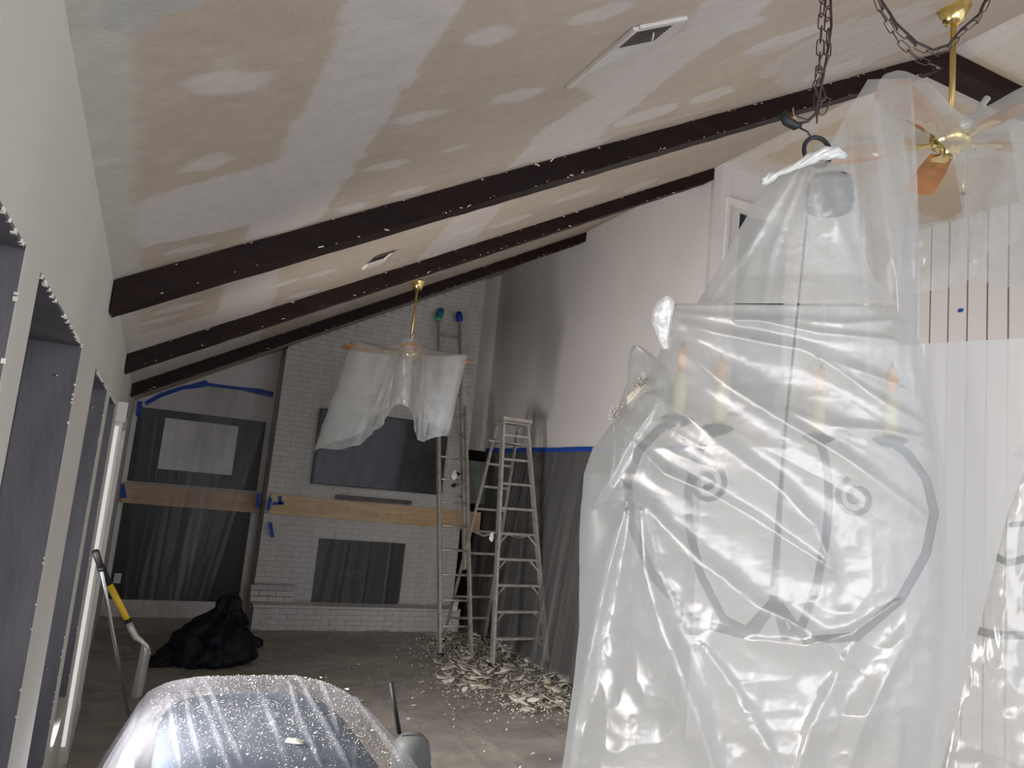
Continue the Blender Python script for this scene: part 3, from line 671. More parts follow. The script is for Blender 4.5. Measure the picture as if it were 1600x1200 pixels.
# two stuck bits and torn film scraps by the ladders
def scrap(label, px, py, ydep, sx, sz, mat='chip', seed=1, cat='scrap', name='torn_scrap'):
    rs = np.random.RandomState(seed); p = on(px, py, 1, ydep); n = 11
    ang = np.linspace(0, 2*math.pi, n, endpoint=False); rad = .7+.5*rs.rand(n)
    bm = bmesh.new(); prism(bm, [(r_*math.cos(t)*sx, .01*rs.randn(), r_*math.sin(t)*sz) for r_, t in zip(rad, ang)], (0, .006, 0))
    o = obj(name, bm, mat); o.location = p; return setp(o, label, cat)
scrap('torn white scrap caught on the left rail of the stepladder', 768, 840, 8.18, .028, .055, seed=4)
scrap('small white rag hanging from a rung of the extension ladder', 710, 742, 9.2, .035, .075, seed=6)
scrap('torn white scrap hanging behind the lower extension ladder', 712, 946, 9.93, .05, .10, seed=9)
for q, (px, py, sx, sz) in enumerate([(713, 741, .06, .03), (709, 758, .05, .035), (722, 775, .04, .03)]):
    scrap(['upper dark hole showing through the torn film behind the ladder', 'middle dark hole showing through the torn film behind the ladder', 'lowest dark hole showing through the torn film behind the ladder'][q], px, py, 10.14, sx, sz, 'dark', 20+q, 'tear', 'film_tear')

# ================================================================== TOOLS, BAG
t = thing('extension_pole', 'silver extension pole with black grip standing by the left wall', 'pole', (.405, 6.4, 0))
pT = Vector(on(157, 885, 1, 5.0)); pG = Vector(on(149, 862, 1, 4.93)); pB = Vector(on(206, 1142, 1, 6.3)); O_ = Vector((.405, 6.4, 0))
pB.z = .03
T('shaft', [pB-O_, pT-O_], .011, 'steel', t, 10); T('grip', [pT-O_, pG-O_], [.017, .02], 'rubber', t, 10); T('collar', [pT-O_+(pB-pT)*.0, pT-O_+(pB-pT)*.015], .02, 'rubber', t, 10)
yb = 5.6
t = thing('scoop_shovel', 'shovel with black and yellow handle and bent grey neck beside the silver pole', 'shovel', on(215, 1090, 1, yb))
O_ = Vector(t.location); q = lambda px, py, yy=yb: Vector(on(px, py, 1, yy))-O_
T('handle_end', [q(158, 885), q(171, 914)], [.022, .019], 'rubber', t, 10); T('handle', [q(171, 914), q(199, 968)], [.021, .020], 'yellow', t, 10); T('ferrule', [q(199, 967), q(201, 973)], .022, 'rubber', t, 10)
T('neck', [q(201, 973), q(206, 984), q(213, 996), q(222, 1002), q(230, 1010), q(234, 1022)], [.021, .021, .02, .014, .012, .010], 'alu', t, 10)
nu = 14; P = []
for v_ in np.linspace(0, 1, 16):
    c0 = np.array(q(222-18*v_, 1003+88*v_)); c1 = np.array(q(236-14*v_, 1018+70*v_)); P.append([c0*(1-u_)+c1*u_+np.array([0, -.03*math.sin(u_*math.pi), 0]) for u_ in np.linspace(0, 1, nu)])
o_ = grid('blade', np.array(P), film('grey_clear_blade', (.35, .36, .36), .5, .05), t); sm_ = o_.modifiers.new('thick', 'SOLIDIFY'); sm_.thickness = .004
# bag
def blob(name, prof, center, mat, parent=None, nth=64, nz=40, amp=.03, sc=7, seed=0, knot=None):
    """loft: prof list of (z, cx, cy, a, b)"""
    z_ = np.array([p[0] for p in prof]); v = np.linspace(z_[0], z_[-1], nz); it = [np.interp(v, z_, [p[i] for p in prof]) for i in range(1, 5)]
    th = np.linspace(0, 2*math.pi, nth, endpoint=False); TH, VV = np.meshgrid(th, v, indexing='ij')
    cxx, cyy, A, Bb = [np.broadcast_to(i_, TH.shape) for i_ in it]
    nz_ = fbm(V3(np.cos(TH)*sc*.3+seed, np.sin(TH)*sc*.3, VV*sc), 4)*amp; rr_ = ridged(V3(np.cos(TH)*2.5+seed, np.sin(TH)*2.5, VV*3), 3)*amp
    k_ = 1+(nz_+rr_)/np.maximum(.15, (A+Bb)/2)
    P = V3(cxx+A*np.cos(TH)*k_, cyy+Bb*np.sin(TH)*k_, VV)+np.array(center)
    return grid(name, P, mat, parent, closed=True)
t = thing('rubbish_bag', 'black rubbish bag slumped on the floor left of the hearth', 'bag', (1.05, 8.45, 0))
blob('sack', [(.0, -.02, 0, .02, .02), (.005, -.02, 0, .34, .30), (.08, .02, 0, .42, .34), (.25, .04, .02, .36, .30), (.36, .08, .04, .26, .22), (.44, .14, .06, .15, .13), (.52, .16, .07, .10, .08), (.60, .17, .07, .085, .06), (.65, .17, .07, .05, .04), (.655, .17, .07, .005, .005)], (0, 0, 0), 'bagm', t, amp=.05, seed=3)
blob('skirt', [(.0, -.45, -.15, .02, .01), (.004, -.40, -.15, .18, .08), (.05, -.33, -.12, .16, .10), (.16, -.22, -.08, .12, .1), (.26, -.15, 0, .03, .03)], (0, 0, 0), 'bagm', t, amp=.03, seed=9, nz=20)
T('tie', [(.05, .02, .46), (.12, -.02, .50), (.24, 0, .47), (.32, .05, .44), (.38, .08, .36)], [.02, .035, .03, .035, .02], 'bagm', t, 8)
B_ = thing('black_offcut', 'small black scrap lying between the rubbish bag and the hearth', 'scrap', (1.58, 9.0, 0.02)); blob('scrap', [(0, 0, 0, .02, .02), (.01, 0, 0, .09, .06), (.08, .02, 0, .07, .04), (.13, -.03, 0, .02, .02)], (0, 0, 0), 'bagm', B_, 24, 12, .02)
# grey canister with black handle
t = thing('grey_canister', 'grey rounded plastic canister with upright black handle beside the covered furniture', 'tool', on(640, 1200, 1, 4.3)*np.array([1, 1, 0]))
O_ = np.array(t.location); p0 = on(623, 1148, 1, 4.3)
zt_ = p0[2]+.0
Lathe('body', [(.0, 0.01), (.11, .01), (.12, .04), (.115, zt_-.12), (.095, zt_-.04), (.06, zt_-.005), (0, zt_)], 'greyp', t, n=32)
T('handle', [Vector(on(624, 1146, 1, 4.3)-O_), Vector(on(617, 1105, 1, 4.3)-O_), Vector(on(611, 1066, 1, 4.3)-O_)], [.013, .013, .012], 'rubber', t, 8)
T('seam', [Vector((.117*math.cos(a), .117*math.sin(a), zt_-.17)) for a in np.linspace(-3, 3, 24)], .004, 'rubber', t, 6)

# ================================================================== COVERED FURNITURE bottom left
def seglines(lines):
    L = []
    for wd, amp, pts in lines:
        for a, b in zip(pts, pts[1:]): L.append((wd, amp, a, b))
    groups = [(wd, amp, np.array(pts, float)) for wd, amp, pts in lines]
    def f(X, Y):
        tot = np.zeros(X.shape)
        for wd, amp, P in groups:
            d = np.full(X.shape, 1e9); sg_ = np.zeros(X.shape); tt = np.zeros(X.shape); n = len(P)-1
            for i in range(n):
                a, b = P[i], P[i+1]; dx, dy = b-a; l2 = dx*dx+dy*dy; t = np.clip(((X-a[0])*dx+(Y-a[1])*dy)/l2, 0, 1)
                ex_, ey_ = X-a[0]-t*dx, Y-a[1]-t*dy; dist = np.hypot(ex_, ey_); c = (dx*ey_-dy*ex_)
                m = dist < d; d = np.where(m, dist, d); sg_ = np.where(m, np.sign(c), sg_); tt = np.where(m, (i+t)/n, tt)
            w1 = wd*(.45+.55*np.sin(np.clip(tt, 0, 1)*math.pi)**.5)
            s = np.where(sg_ > 0, d/(w1*1.7), d/(w1*.75))          # steeper on the upper side
            tot = tot+amp*np.exp(-s**1.6)*(.35+.65*np.sin(np.clip(tt, .02, .98)*math.pi)**.5)
        return tot
    return f

ft = thing('covered_furniture', 'low rounded dark blue piece of furniture under the nearest dusty plastic sheet', 'furniture', (.84, 3.35, 0))
def softbox(name, lo, hi, mat, parent, n=4.0, nth=48, nz=26):
    lo = np.array(lo); hi = np.array(hi); c = (lo+hi)/2; h = (hi-lo)/2
    th = np.linspace(0, 2*math.pi, nth, endpoint=False); ph = np.linspace(-math.pi/2, math.pi/2, nz); TH, PH = np.meshgrid(th, ph, indexing='ij')
    s = lambda x, e: np.sign(x)*np.abs(x)**e; e = 2/n
    P = V3(c[0]+h[0]*s(np.cos(PH), e)*s(np.cos(TH), e), c[1]+h[1]*s(np.cos(PH), e)*s(np.sin(TH), e), c[2]+h[2]*s(np.sin(PH), e))
    return grid(name, P, mat, parent, closed=True)
softbox('cushion', (-.42, -.80, .62), (.42, .88, .90), 'navy', ft); softbox('base', (-.44, -.78, .12), (.44, .80, .66), 'navy', ft, 6)
for sx_ in (-1, 1):
    for sy_ in (-1, 1): Lathe('leg', [(0, 0), (.025, 0), (.035, .14), (0, .14)], 'iron', ft, (sx_*.36, sy_*.68, 0), 10)
# sheet over it: height field draped
nr, nth = 170, 460
s_ = np.linspace(0, 1, nr); th = np.linspace(0, 2*math.pi, nth, endpoint=False); TH, SS = np.meshgrid(th, s_, indexing='ij')
e = 2/3.6; sgn = lambda x: np.sign(x)*np.abs(x)**e
top = np.clip(SS/.55, 0, 1); fall = np.clip((SS-.55)/.45, 0, 1)
RX, RY = .505, 1.0
bx = RX*sgn(np.cos(TH)); by = RY*sgn(np.sin(TH))
out_ = fall*.30*(1+.25*np.sin(TH*9+1)+.2*np.sin(TH*17))
edge = top**1.0
zz = .955-.055*np.clip((top-.6)/.4, 0, 1)**2-.86*(fall**1.05)
fl_ = ridged(V3(np.cos(TH)*4.5, np.sin(TH)*4.5, SS*1.1), 3)*(.004+.045*fall)
PX = bx*edge*(1+.0*fall)+np.cos(TH)*(out_+fl_); PY = by*edge+np.sin(TH)*(out_+fl_)
zz = zz+.03*np.clip(ridged(V3(PX*4.2-PY*1.1, PY*.45, 0*PX+2), 2)-.75, 0, 1)
PX = np.maximum(PX, -.80)
fold_px = [[(300, 1066), (322, 1108), (346, 1169), (362, 1215)], [(319, 1060), (342, 1115), (379, 1196)], [(403, 1056), (420, 1122), (457, 1199)], [(450, 1070), (470, 1128), (501, 1196)], [(458, 1050), (511, 1139), (545, 1199)], [(560, 1090), (600, 1149), (639, 1199)], [(262, 1085), (270, 1130), (285, 1200)], [(285, 1070), (300, 1140), (318, 1200)], [(500, 1060), (515, 1100), (530, 1150)]]

ffn = seglines([(.008, .024, [tuple(on(a_, b_, 2, .955)[:2]-np.array([.84, 3.35])) for a_, b_ in L_2]) for L_2 in fold_px])
zz = zz+ffn(PX, PY)*np.clip(1-fall*2, 0, 1)
Pm = V3(PX+.84, PY+3.35, np.maximum(zz, .02))
cover = thing('dust_sheet', 'clear plastic sheet littered with paint flakes over the low furniture at the bottom left', 'plastic sheet', (.84, 3.35, 0))
grid('sheet', Pm-np.array([.84, 3.35, 0]), 'film_chair', cover, closed=True)
pts = []
rs = np.random.RandomState(8)
def tpar(x, y): return ((abs(x)/RX)**3.6+(abs(y)/RY)**3.6)**(1/3.6)
def topz(x, y): return .953-.055*max(0, (tpar(x, y)-.6)/.4)**2
for q in range(5000):
    x, y = rs.uniform(-.45, .46), rs.uniform(-.92, .94)
    dens_ = vnoise(np.array([x*5+3, y*5, 1.0]))
    if dens_ < -.35 and rs.rand() < .6: continue
    if tpar(x, y) < .92: pts.append(np.array([x, y, topz(x, y)+.008]))
crumbs('paint_flecks', pts, (.0015, .0042), 'chip', parent=cover, seed=4)
pts = [np.array([x, y, topz(x, y)+.009]) for x, y in zip(rs.uniform(-.42, .42, 110), rs.uniform(-.8, .75, 110))]
crumbs('large_paint_flecks', pts, (.004, .010), 'chip', parent=cover, seed=6)
for (px, py, s, lb_) in [(457, 1160, .050, 'largest cream paint flake on the dust sheet over the low furniture'), (543, 1078, .020, 'cream paint flake near the back right corner of the dust sheet'), (505, 1060, .022, 'cream paint flake at the back edge of the dust sheet')]:
    p = on(px, py, 2, .965); o = link('paint_flake', chip_mesh(int(px))); o.data.materials.clear(); o.data.materials.append(MT['chip']); o.location = p+np.array([0, 0, .004]); o.scale = (s, s, s*.5); o.rotation_euler = (0, 0, 2.2)
    setp(o, lb_, 'paint flake')

# ================================================================== VENTS
uS = Vector((1, 0, SL)).normalized(); nS = Vector((uS.z, 0, -uS.x))     # up-slope, downward normal
def vent(name, label, P0, length, width, glen, glabel):
    o = bpy.data.objects.new(name, None); C.objects.link(o); setp(o, label, 'vent')
    o.matrix_world = Matrix(((uS.x, 0, -nS.x, P0[0]), (0, 1, 0, P0[1]), (uS.z, 0, -nS.z, P0[2]), (0, 0, 0, 1)))
    return o
Pv = Vector((1.33, 1.79, H0+SL*1.33)); o = vent('ceiling_vent', 'white framed ceiling vent with a dark louvred end near the main chain', Pv, 0, 0, 0, 0)
zo = -.012
B('frame_rail', (-.02, -.012, zo), (.0, .385, -.001), 'ventw', o); B('frame_rail', (.0, -.02, zo), (.19, .0, -.001), 'ventw', o); B('frame_rail', (.158, .0, zo+.004), (.172, .14, -.001), 'ventw', o)
bm = bmesh.new(); prism(bm, [(0, .115, -.009), (.158, .115, -.009), (.14, .16, -.009), (.0, .30, -.007)], (0, 0, .006)); obj('cover_plate', bm, 'ventw', o)
B('grille_back', (.0, .0, -.006), (.158, .115, -.002), 'black', o)
for k in range(8): B('louvre', (.004, .006+k*.0135, -.011), (.154, .0095+k*.0135, -.004), 'grille', o)
T('lever', [(.09, .03, -.012), (.092, .05, -.03)], .003, 'ventw', o, 6)
Pv = Vector((1.36, 4.74, H0+SL*1.36)); o = vent('ceiling_hole', 'dark vent opening in the ceiling between the middle and nearest beams', Pv, 0, 0, 0, 0)
bm = bmesh.new(); prism(bm, [(.0, .02, -.003), (.12, .0, -.003), (.15, .2, -.003), (.10, .28, -.003), (.0, .22, -.003)], (0, 0, .002)); obj('opening', bm, 'black', o)
B('bent_flange', (-.01, .20, -.02), (.13, .33, -.004), 'ventw', o); B('rim', (.12, .0, -.012), (.14, .21, -.002), 'ventw', o); B('rim', (0, -.01, -.012), (.13, .005, -.002), 'grille', o)

# ================================================================== FANS
def blade_mesh(parent, ang, mat, lab=None, L0=.17, L1=.66):
    bm = bmesh.new(); n = 12; out = []
    for k in range(n+1):
        t_ = k/n; x = L0+(L1-L0)*t_; wd = .05+.022*math.sin(min(1, t_*1.25)*math.pi*.5)
        if t_ > .9: wd *= math.sqrt(max(0, 1-((t_-.9)/.1)**2))*.6+.4
        out.append((x, wd))
    tp_ = [bm.verts.new((x, w_, w_*.18)) for x, w_ in out]; bt_ = [bm.verts.new((x, -w_, -w_*.18)) for x, w_ in out]
    tp2 = [bm.verts.new((x, w_, w_*.18-.006)) for x, w_ in out]; bt2 = [bm.verts.new((x, -w_, -w_*.18-.006)) for x, w_ in out]
    for i in range(n):
        bm.faces.new((tp_[i], tp_[i+1], bt_[i+1], bt_[i])); bm.faces.new((tp2[i], bt2[i], bt2[i+1], tp2[i+1]))
        bm.faces.new((tp_[i], tp2[i], tp2[i+1], tp_[i+1])); bm.faces.new((bt_[i], bt_[i+1], bt2[i+1], bt2[i]))
    bm.faces.new((tp_[0], bt_[0], bt2[0], tp2[0])); bm.faces.new((tp_[-1], tp2[-1], bt2[-1], bt_[-1]))
    o = obj('blade', bm, mat, parent); o.rotation_euler = (0, 0, ang)
    b2 = bmesh.new(); prism(b2, [(.07, -.018, -.012), (.13, -.014, -.014), (.19, -.04, -.012), (.235, -.03, -.008), (.25, 0, -.008), (.235, .03, .002), (.19, .04, .002), (.13, .014, -.012), (.07, .018, -.012)], (0, 0, -.008))
    b_ = obj('blade_bracket', b2, 'brass', o)
    return o
def fan(label, loc, top, angs, rz, mats, scale=1):
    o = thing('ceiling_fan', label, 'ceiling fan', loc, rz)
    h = top-loc[2]
    Lathe('canopy', [(0, h), (.075, h), (.078, h-.012), (.062, h-.03), (.066, h-.04), (.05, h-.065), (.045, h-.085), (.02, h-.10), (.013, h-.10)], 'brass', o, n=28)
    Lathe('downrod', [(.0135, .08), (.0135, h-.09)], 'brassd', o, n=12)
    Lathe('motor', [(0, .11), (.03, .11), (.035, .08), (.07, .07), (.09, .045), (.095, .0), (.085, -.035), (.06, -.05), (.04, -.055), (.035, -.08), (.02, -.09), (0, -.095)], 'brass', o, n=32)
    for a, m_ in zip(angs, mats): blade_mesh(o, a, m_)
    T('pull_chain', [(.06, 0, -.10), (.062, 0, -.26)], .0015, 'brass', o, 6)
    Lathe('pull_knob', [(0, -.01), (.011, -.004), (.011, .006), (0, .012)], 'iron', o, (.062, 0, -.27), 10)
    return o
def star(TH, angs, r0, r1, wdt, sharp=1.0):
    r = np.full(TH.shape, r0)
    for a in angs:
        d = np.abs((TH-a+math.pi) % (2*math.pi)-math.pi); r = np.maximum(r, r0+(r1-r0)*np.exp(-(d/wdt)**2*sharp))
    return r
def fan_cover(o, angs, hem, flare, r0, r1, ztop, mat='film_fan', nth=300, ns=90, skip=None, seed=0, wdt=.33, zhub=.0, kz=None):
    """film tented over the blades: hem(theta) drop below the blades, flare outward"""
    th = np.linspace(-math.pi, math.pi, nth, endpoint=False); s = np.linspace(0, 1, ns); TH, S_ = np.meshgrid(th, s, indexing='ij')
    R = star(TH, angs, r0, r1, wdt); top = np.clip(S_/.38, 0, 1); fall = np.clip((S_-.38)/.62, 0, 1)
    ha = np.interp(TH, [a for a, b in hem], [b for a, b in hem], period=2*math.pi); fa = np.interp(TH, [a for a, b in flare], [b for a, b in flare], period=2*math.pi)
    sag = np.exp(-((R-r1)/(.5*(r1-r0)+1e-6))**2)
    rr = .015+(R-.015)*top+fa*fall+ridged(V3(np.cos(TH)*4+seed, np.sin(TH)*4, S_*1.5), 3)*.028*fall+ridged(V3(np.cos(TH)*9+seed, np.sin(TH)*9, S_*5), 3)*.010*fall
    z = ztop+(.025-.06*(1-sag))*np.sin(top*math.pi/2)-ha*fall**1.02+(.10 if kz is None else kz)*(1-top)**3
    z = z+.006*fbm(V3(np.cos(TH)*9, np.sin(TH)*9, S_*9+seed), 3)*top
    P = V3(rr*np.cos(TH), rr*np.sin(TH), z)
    mask = None
    if skip: mask = ~((TH > skip[0]) & (TH < skip[1]) & (S_ > skip[2]) & (S_ < (skip[3] if len(skip) > 3 else 2)))
    return grid('plastic_cover', P, mat, o, closed=True, mask=mask)
YAW = _y
d2r = math.radians
# near fan
A1 = [d2r(218), d2r(290), d2r(2), d2r(74), d2r(146)]
hub1 = on(1497, 178, 1, 2.29); Z1 = 3.93
Z1 = 3.87
f1 = fan('brass ceiling fan with oak blades wrapped in plastic at the upper right', (3.46, 2.28, Z1), 4.565, A1, YAW, ['blade']*5)
c1 = thing('fan_cover', 'milky plastic tied over the oak bladed ceiling fan at the upper right', 'plastic cover', (3.46, 2.28, Z1), YAW)
P_ = math.pi
fan_cover(c1, [((a+P_) % (2*P_))-P_ for a in A1], [(-P_, .20), (d2r(-150), .22), (d2r(-118), .24), (d2r(-106), .72), (d2r(-80), .66), (d2r(-42), .74), (0, .72), (d2r(42), .6), (d2r(74), .62), (d2r(105), .60), (d2r(125), .35), (d2r(140), .12), (P_-.01, .10)],
          [(-P_, .0), (d2r(-138), .0), (d2r(-118), .02), (d2r(-100), .08), (d2r(-42), .06), (0, .05), (d2r(90), .05), (d2r(132), .0), (P_-.01, .0)], .22, .64, .035, skip=(d2r(50), d2r(100), .15, .62), seed=4, kz=.03)
T('knot', [(.06, -.16, .09), (.03, -.10, .05), (.0, -.12, .02), (-.03, -.16, -.01)], [.012, .02, .03, .02], 'knotp', c1, 10)
T('knot_tail', [(.0, -.12, .02), (.05, -.13, .09), (.09, -.13, .15)], [.02, .012, .016], 'knotp', c1, 8)
# far fan
f2 = fan('distant brass ceiling fan draped in plastic between the two farther beams', (2.43, 7.24, 3.235), 3.99, [d2r(181), d2r(1), d2r(271), d2r(91)], YAW+.12, ['blade', 'bladeo', 'blade', 'blade'])
c2 = thing('fan_cover', 'clear plastic hanging in two lobes from the distant ceiling fan', 'plastic cover', (2.43, 7.24, 3.235), YAW+.12)
fan_cover(c2, [d2r(180), 0, d2r(-90), d2r(90)], [(-P_, 1.12), (d2r(-160), 1.0), (d2r(-140), .86), (d2r(-110), .68), (d2r(-90), .62), (d2r(-70), .70), (d2r(-45), .84), (d2r(-20), .86), (0, .80), (d2r(40), .5), (d2r(90), .45), (d2r(140), .6), (P_-.01, 1.12)],
          [(-P_, .22), (d2r(-140), .14), (d2r(-90), .02), (d2r(-40), .02), (0, -.14), (d2r(90), .02), (P_-.01, .22)], .20, .58, .035, seed=9, wdt=.30, kz=.10)
T('knot', [(0, 0, .10), (.005, -.01, .16), (.01, 0, .2)], [.03, .014, .02], 'knotp', c2, 8)
T('label_tag', [(-.04, -.30, -.10), (-.03, -.31, -.2), (-.02, -.3, -.27)], [.035, .045, .02], 'chip', c2, 8, (1, .3))

# ================================================================== CHAINS
def link_mesh(L, wd, r):
    bm = bmesh.new(); n = 16; pts = []
    for k in range(n):
        a = 2*math.pi*k/n; pts.append(Vector((wd*math.cos(a), 0, (L-wd)*(1 if math.sin(a) > 0 else -1)*(1 if abs(math.sin(a)) > .01 else 0)*1.0+wd*math.sin(a))))
    rings = []
    for k in range(n):
        t = (pts[(k+1) % n]-pts[k-1]).normalized(); nn = Vector((0, 1, 0)); b = t.cross(nn)
        rings.append([bm.verts.new(pts[k]+(nn*math.cos(q*math.pi/2.5)+b*math.sin(q*math.pi/2.5))*r) for q in range(5)])
    for k in range(n):
        for q in range(5): bm.faces.new((rings[k][q], rings[k][(q+1) % 5], rings[(k+1) % n][(q+1) % 5], rings[(k+1) % n][q]))
    bmesh.ops.recalc_face_normals(bm, faces=bm.faces); me = bpy.data.meshes.new('link'); bm.to_mesh(me); bm.free()
    me.materials.append(MT['chain']); me.polygons.foreach_set('use_smooth', [True]*len(me.polygons)); return me
LM = link_mesh(.024, .0095, .0019)
def chain(o, pts, pitch=.038):
    O_ = Vector(o.location); pts = [Vector(p) for p in pts]; seg = [(b-a).length for a, b in zip(pts, pts[1:])]; tot = sum(seg); n = int(tot/pitch)
    for k in range(n):
        s = (k+.5)*pitch; i = 0
        while i < len(seg)-1 and s > seg[i]: s -= seg[i]; i += 1
        t = (pts[i+1]-pts[i]).normalized(); p = pts[i]+t*s
        q = Vector((0, 0, 1)).rotation_difference(t).to_matrix().to_4x4() @ Matrix.Rotation(.5+(k % 2)*math.pi/2+random.uniform(-.3, .3), 4, 'Z')
        l = bpy.data.objects.new('link', LM); C.objects.link(l); l.parent = o; l.matrix_local = Matrix.Translation(p-O_) @ q
DC = 2.0
loop = Vector(at(1277, 222, DC)); ctop = Vector(at(1287, 0, DC)); v_ = (ctop-loop).normalized()
ztp = zc(loop.x)-.01; ctop = loop+Vector((0, 0, 1))*(ztp-loop.z)
mc = thing('hanging_chain', 'bronze chain hanging straight down to the wrapped chandelier', 'chain', ctop)
chain(mc, [ctop, Vector(loop)+Vector((-.006, 0, .14)), Vector(loop)+Vector((-.004, 0, .03))])
mc2 = thing('chain_return', 'second slack bronze chain strand twisted beside the straight chandelier chain', 'chain', ctop)
chain(mc2, [ctop+Vector((.012, 0, 0)), Vector(at(1293, 80, DC-.02)), Vector(at(1276, 125, DC)), Vector(at(1288, 165, DC)), Vector(at(1278, 196, DC))])
t = thing('lamp_wire', 'dark lamp wire running down along the chandelier chain to a taped splice', 'wire', ctop)
O_ = ctop
T('cord', [ctop-O_+Vector((.01, 0, 0)), Vector(at(1299, 40, DC))-O_, Vector(at(1291, 95, DC))-O_, Vector(at(1280, 150, DC))-O_, Vector(at(1274, 178, DC))-O_, Vector(at(1262, 190, DC))-O_, Vector(at(1243, 194, DC))-O_], .0035, 'wire', t, 6)
T('loose_end', [Vector(at(1241, 170, DC))-O_, Vector(at(1246, 182, DC))-O_, Vector(at(1262, 187, DC))-O_, Vector(at(1272, 180, DC))-O_], .0018, 'wire', t, 6)
T('copper_end', [Vector(at(1239, 168, DC))-O_, Vector(at(1240, 180, DC))-O_, Vector(at(1246, 190, DC))-O_], .0014, 'copper', t, 6)
T('splice', [Vector(at(1222, 176, DC))-O_, Vector(at(1230, 190, DC))-O_, Vector(at(1243, 197, DC))-O_, Vector(at(1252, 196, DC))-O_], [.012, .013, .012, .006], 'iron', t, 8)
T('tail', [Vector(at(1250, 200, DC))-O_, Vector(at(1262, 206, DC))-O_, Vector(at(1268, 216, DC))-O_], .0025, 'wire', t, 6)
# swag chain
DS = 2.6
sw = [at(px, py, DS) for px, py in [(1350, -60), (1376, 5), (1400, 42), (1432, 72), (1458, 84), (1482, 76), (1502, 52), (1530, 28), (1548, -10), (1560, -60)]]
for e_, d_ in ((0, 1), (-1, -1)):
    p = np.array(sw[e_]); p2 = p.copy(); p2[2] = zc(p[0])-.035
    sw = [p2]+sw if e_ == 0 else sw+[p2]
s1 = thing('swag_chain', 'slack bronze chain swagged in a loop before the fan rod', 'chain', sw[0]); chain(s1, sw, .042)
s2 = thing('swag_chain', 'second bronze chain strand hanging lower in the same loop', 'chain', sw[0])
sw2 = [np.array(p)+np.array([.01, 0, -.012-.035*math.sin(math.pi*min(1, i/7))]) for i, p in enumerate(sw)]
chain(s2, sw2[:7], .042)
t = thing('lamp_wire', 'black lamp wire threaded along the swagged chain loop', 'wire', sw[0]); T('cord', [Vector(p)-Vector(sw[0])+Vector((0, 0, .014)) for p in sw], .0045, 'wire', t, 6)

# ================================================================== CHANDELIER
DCH = 2.02
ctr = at(1222, 760, DCH)
ch = thing('chandelier', 'large black iron scroll chandelier with cream candle sleeves inside the plastic wrap', 'chandelier', (ctr[0], ctr[1], ctr[2]), YAW)
Oz = ctr
Ry = Matrix.Rotation(-YAW, 3, 'Z')
def L_(px, py, dep=DCH): return Ry @ Vector(at(px, py, dep)-Oz)
T('column', [L_(1262, 330), L_(1250, 450), L_(1230, 640), L_(1220, 760), L_(1208, 950)], [.003, .003, .004, .006, .012], 'iron', ch, 10)
T('hook_ring', [L_(1278, 212)+Vector((.035*math.cos(a), .01*math.sin(a), .045*math.sin(a)-.045)) for a in np.linspace(0, 2*math.pi, 25)], .006, 'iron', ch, 8)
Lathe('bell_cap', [(0, .04), (.02, .04), (.05, .03), (.058, .01), (.060, -.045), (.052, -.06), (0, -.06)], 'iron', ch, L_(1297, 296, 2.03), 28)
# arms in local frame: centre column axis; silhouette arms from pixel curves, others rotated
cz = L_(1215, 820)
armL = [L_(*q) for q in [(1208, 940), (1150, 985), (1075, 965), (1015, 895), (985, 820), (980, 755), (998, 705), (1030, 672), (1062, 655)]]
def arm(az, lean=0):
    pts = []
    for p in armL:
        r_ = abs(p.x-cz.x); pts.append(Vector((cz.x+r_*math.cos(az), .5*r_*math.sin(az), p.z+lean*r_)))
    a_ = T('arm', pts, [.012]*len(pts), 'iron', ch, 8)
    cs = [Vector((cz.x+(.20+.055*(1-k/22)*math.cos(k*.5+2))*math.cos(az), (.20+.055*(1-k/22)*math.cos(k*.5+2))*math.sin(az)*.5, cz.z+.09+.055*(1-k/22)*math.sin(k*.5+2)+lean*.2)) for k in range(20)]
    if abs(math.sin(az)) < .1: T('scroll', cs, .008, 'iron', a_, 6)
    e = pts[-1]
    Lathe('candle_cup', [(0, -.02), (.02, -.015), (.045, .0), (.04, .008), (0, .004)], 'iron', a_, e, 20)
    Lathe('candle_sleeve', [(0, .0), (.018, 0), (.018, .13), (0, .132)], 'candle', a_, e, 16)
    Lathe('bulb', [(0, .13), (.010, .132), (.016, .16), (.012, .19), (0, .215)], 'amber', a_, e, 12)
for az_ in (0, math.pi, math.pi/3, 2*math.pi/3): arm(az_, 0)
# second chandelier at the right edge
ch2 = thing('chandelier', 'second wrapped iron chandelier cut by the right edge of the picture', 'chandelier', tuple(at(1680, 800, 2.35)), YAW)
O2 = at(1680, 800, 2.35)
def L2(px, py, dep=2.35): return Ry @ Vector(at(px, py, dep)-O2)
T('column', [L2(1690, 600), L2(1680, 800), L2(1672, 1000)], [.015, .03, .015], 'iron', ch2, 10)
DA = 2.40
for q_, r_ in (([(1553, 868), (1575, 880), (1605, 872), (1640, 850), (1680, 800)], .012), ([(1525, 985), (1560, 993), (1620, 992), (1675, 970)], .013), ([(1580, 820), (1600, 818), (1650, 830), (1680, 860)], .009)):
    T('arm', [L2(*q, DA) for q in q_], r_, 'iron', ch2, 8)
Lathe('candle_cup', [(0, -.02), (.02, -.015), (.05, .0), (.04, .01), (0, .004)], 'iron', ch2, L2(1612, 712), 20); Lathe('candle_sleeve', [(0, 0), (.02, 0), (.02, .13), (0, .132)], 'candle', ch2, L2(1612, 706), 16)
T('arm', [L2(1612, 714), L2(1615, 770), L2(1640, 830), L2(1678, 860)], .01, 'iron', ch2, 8)

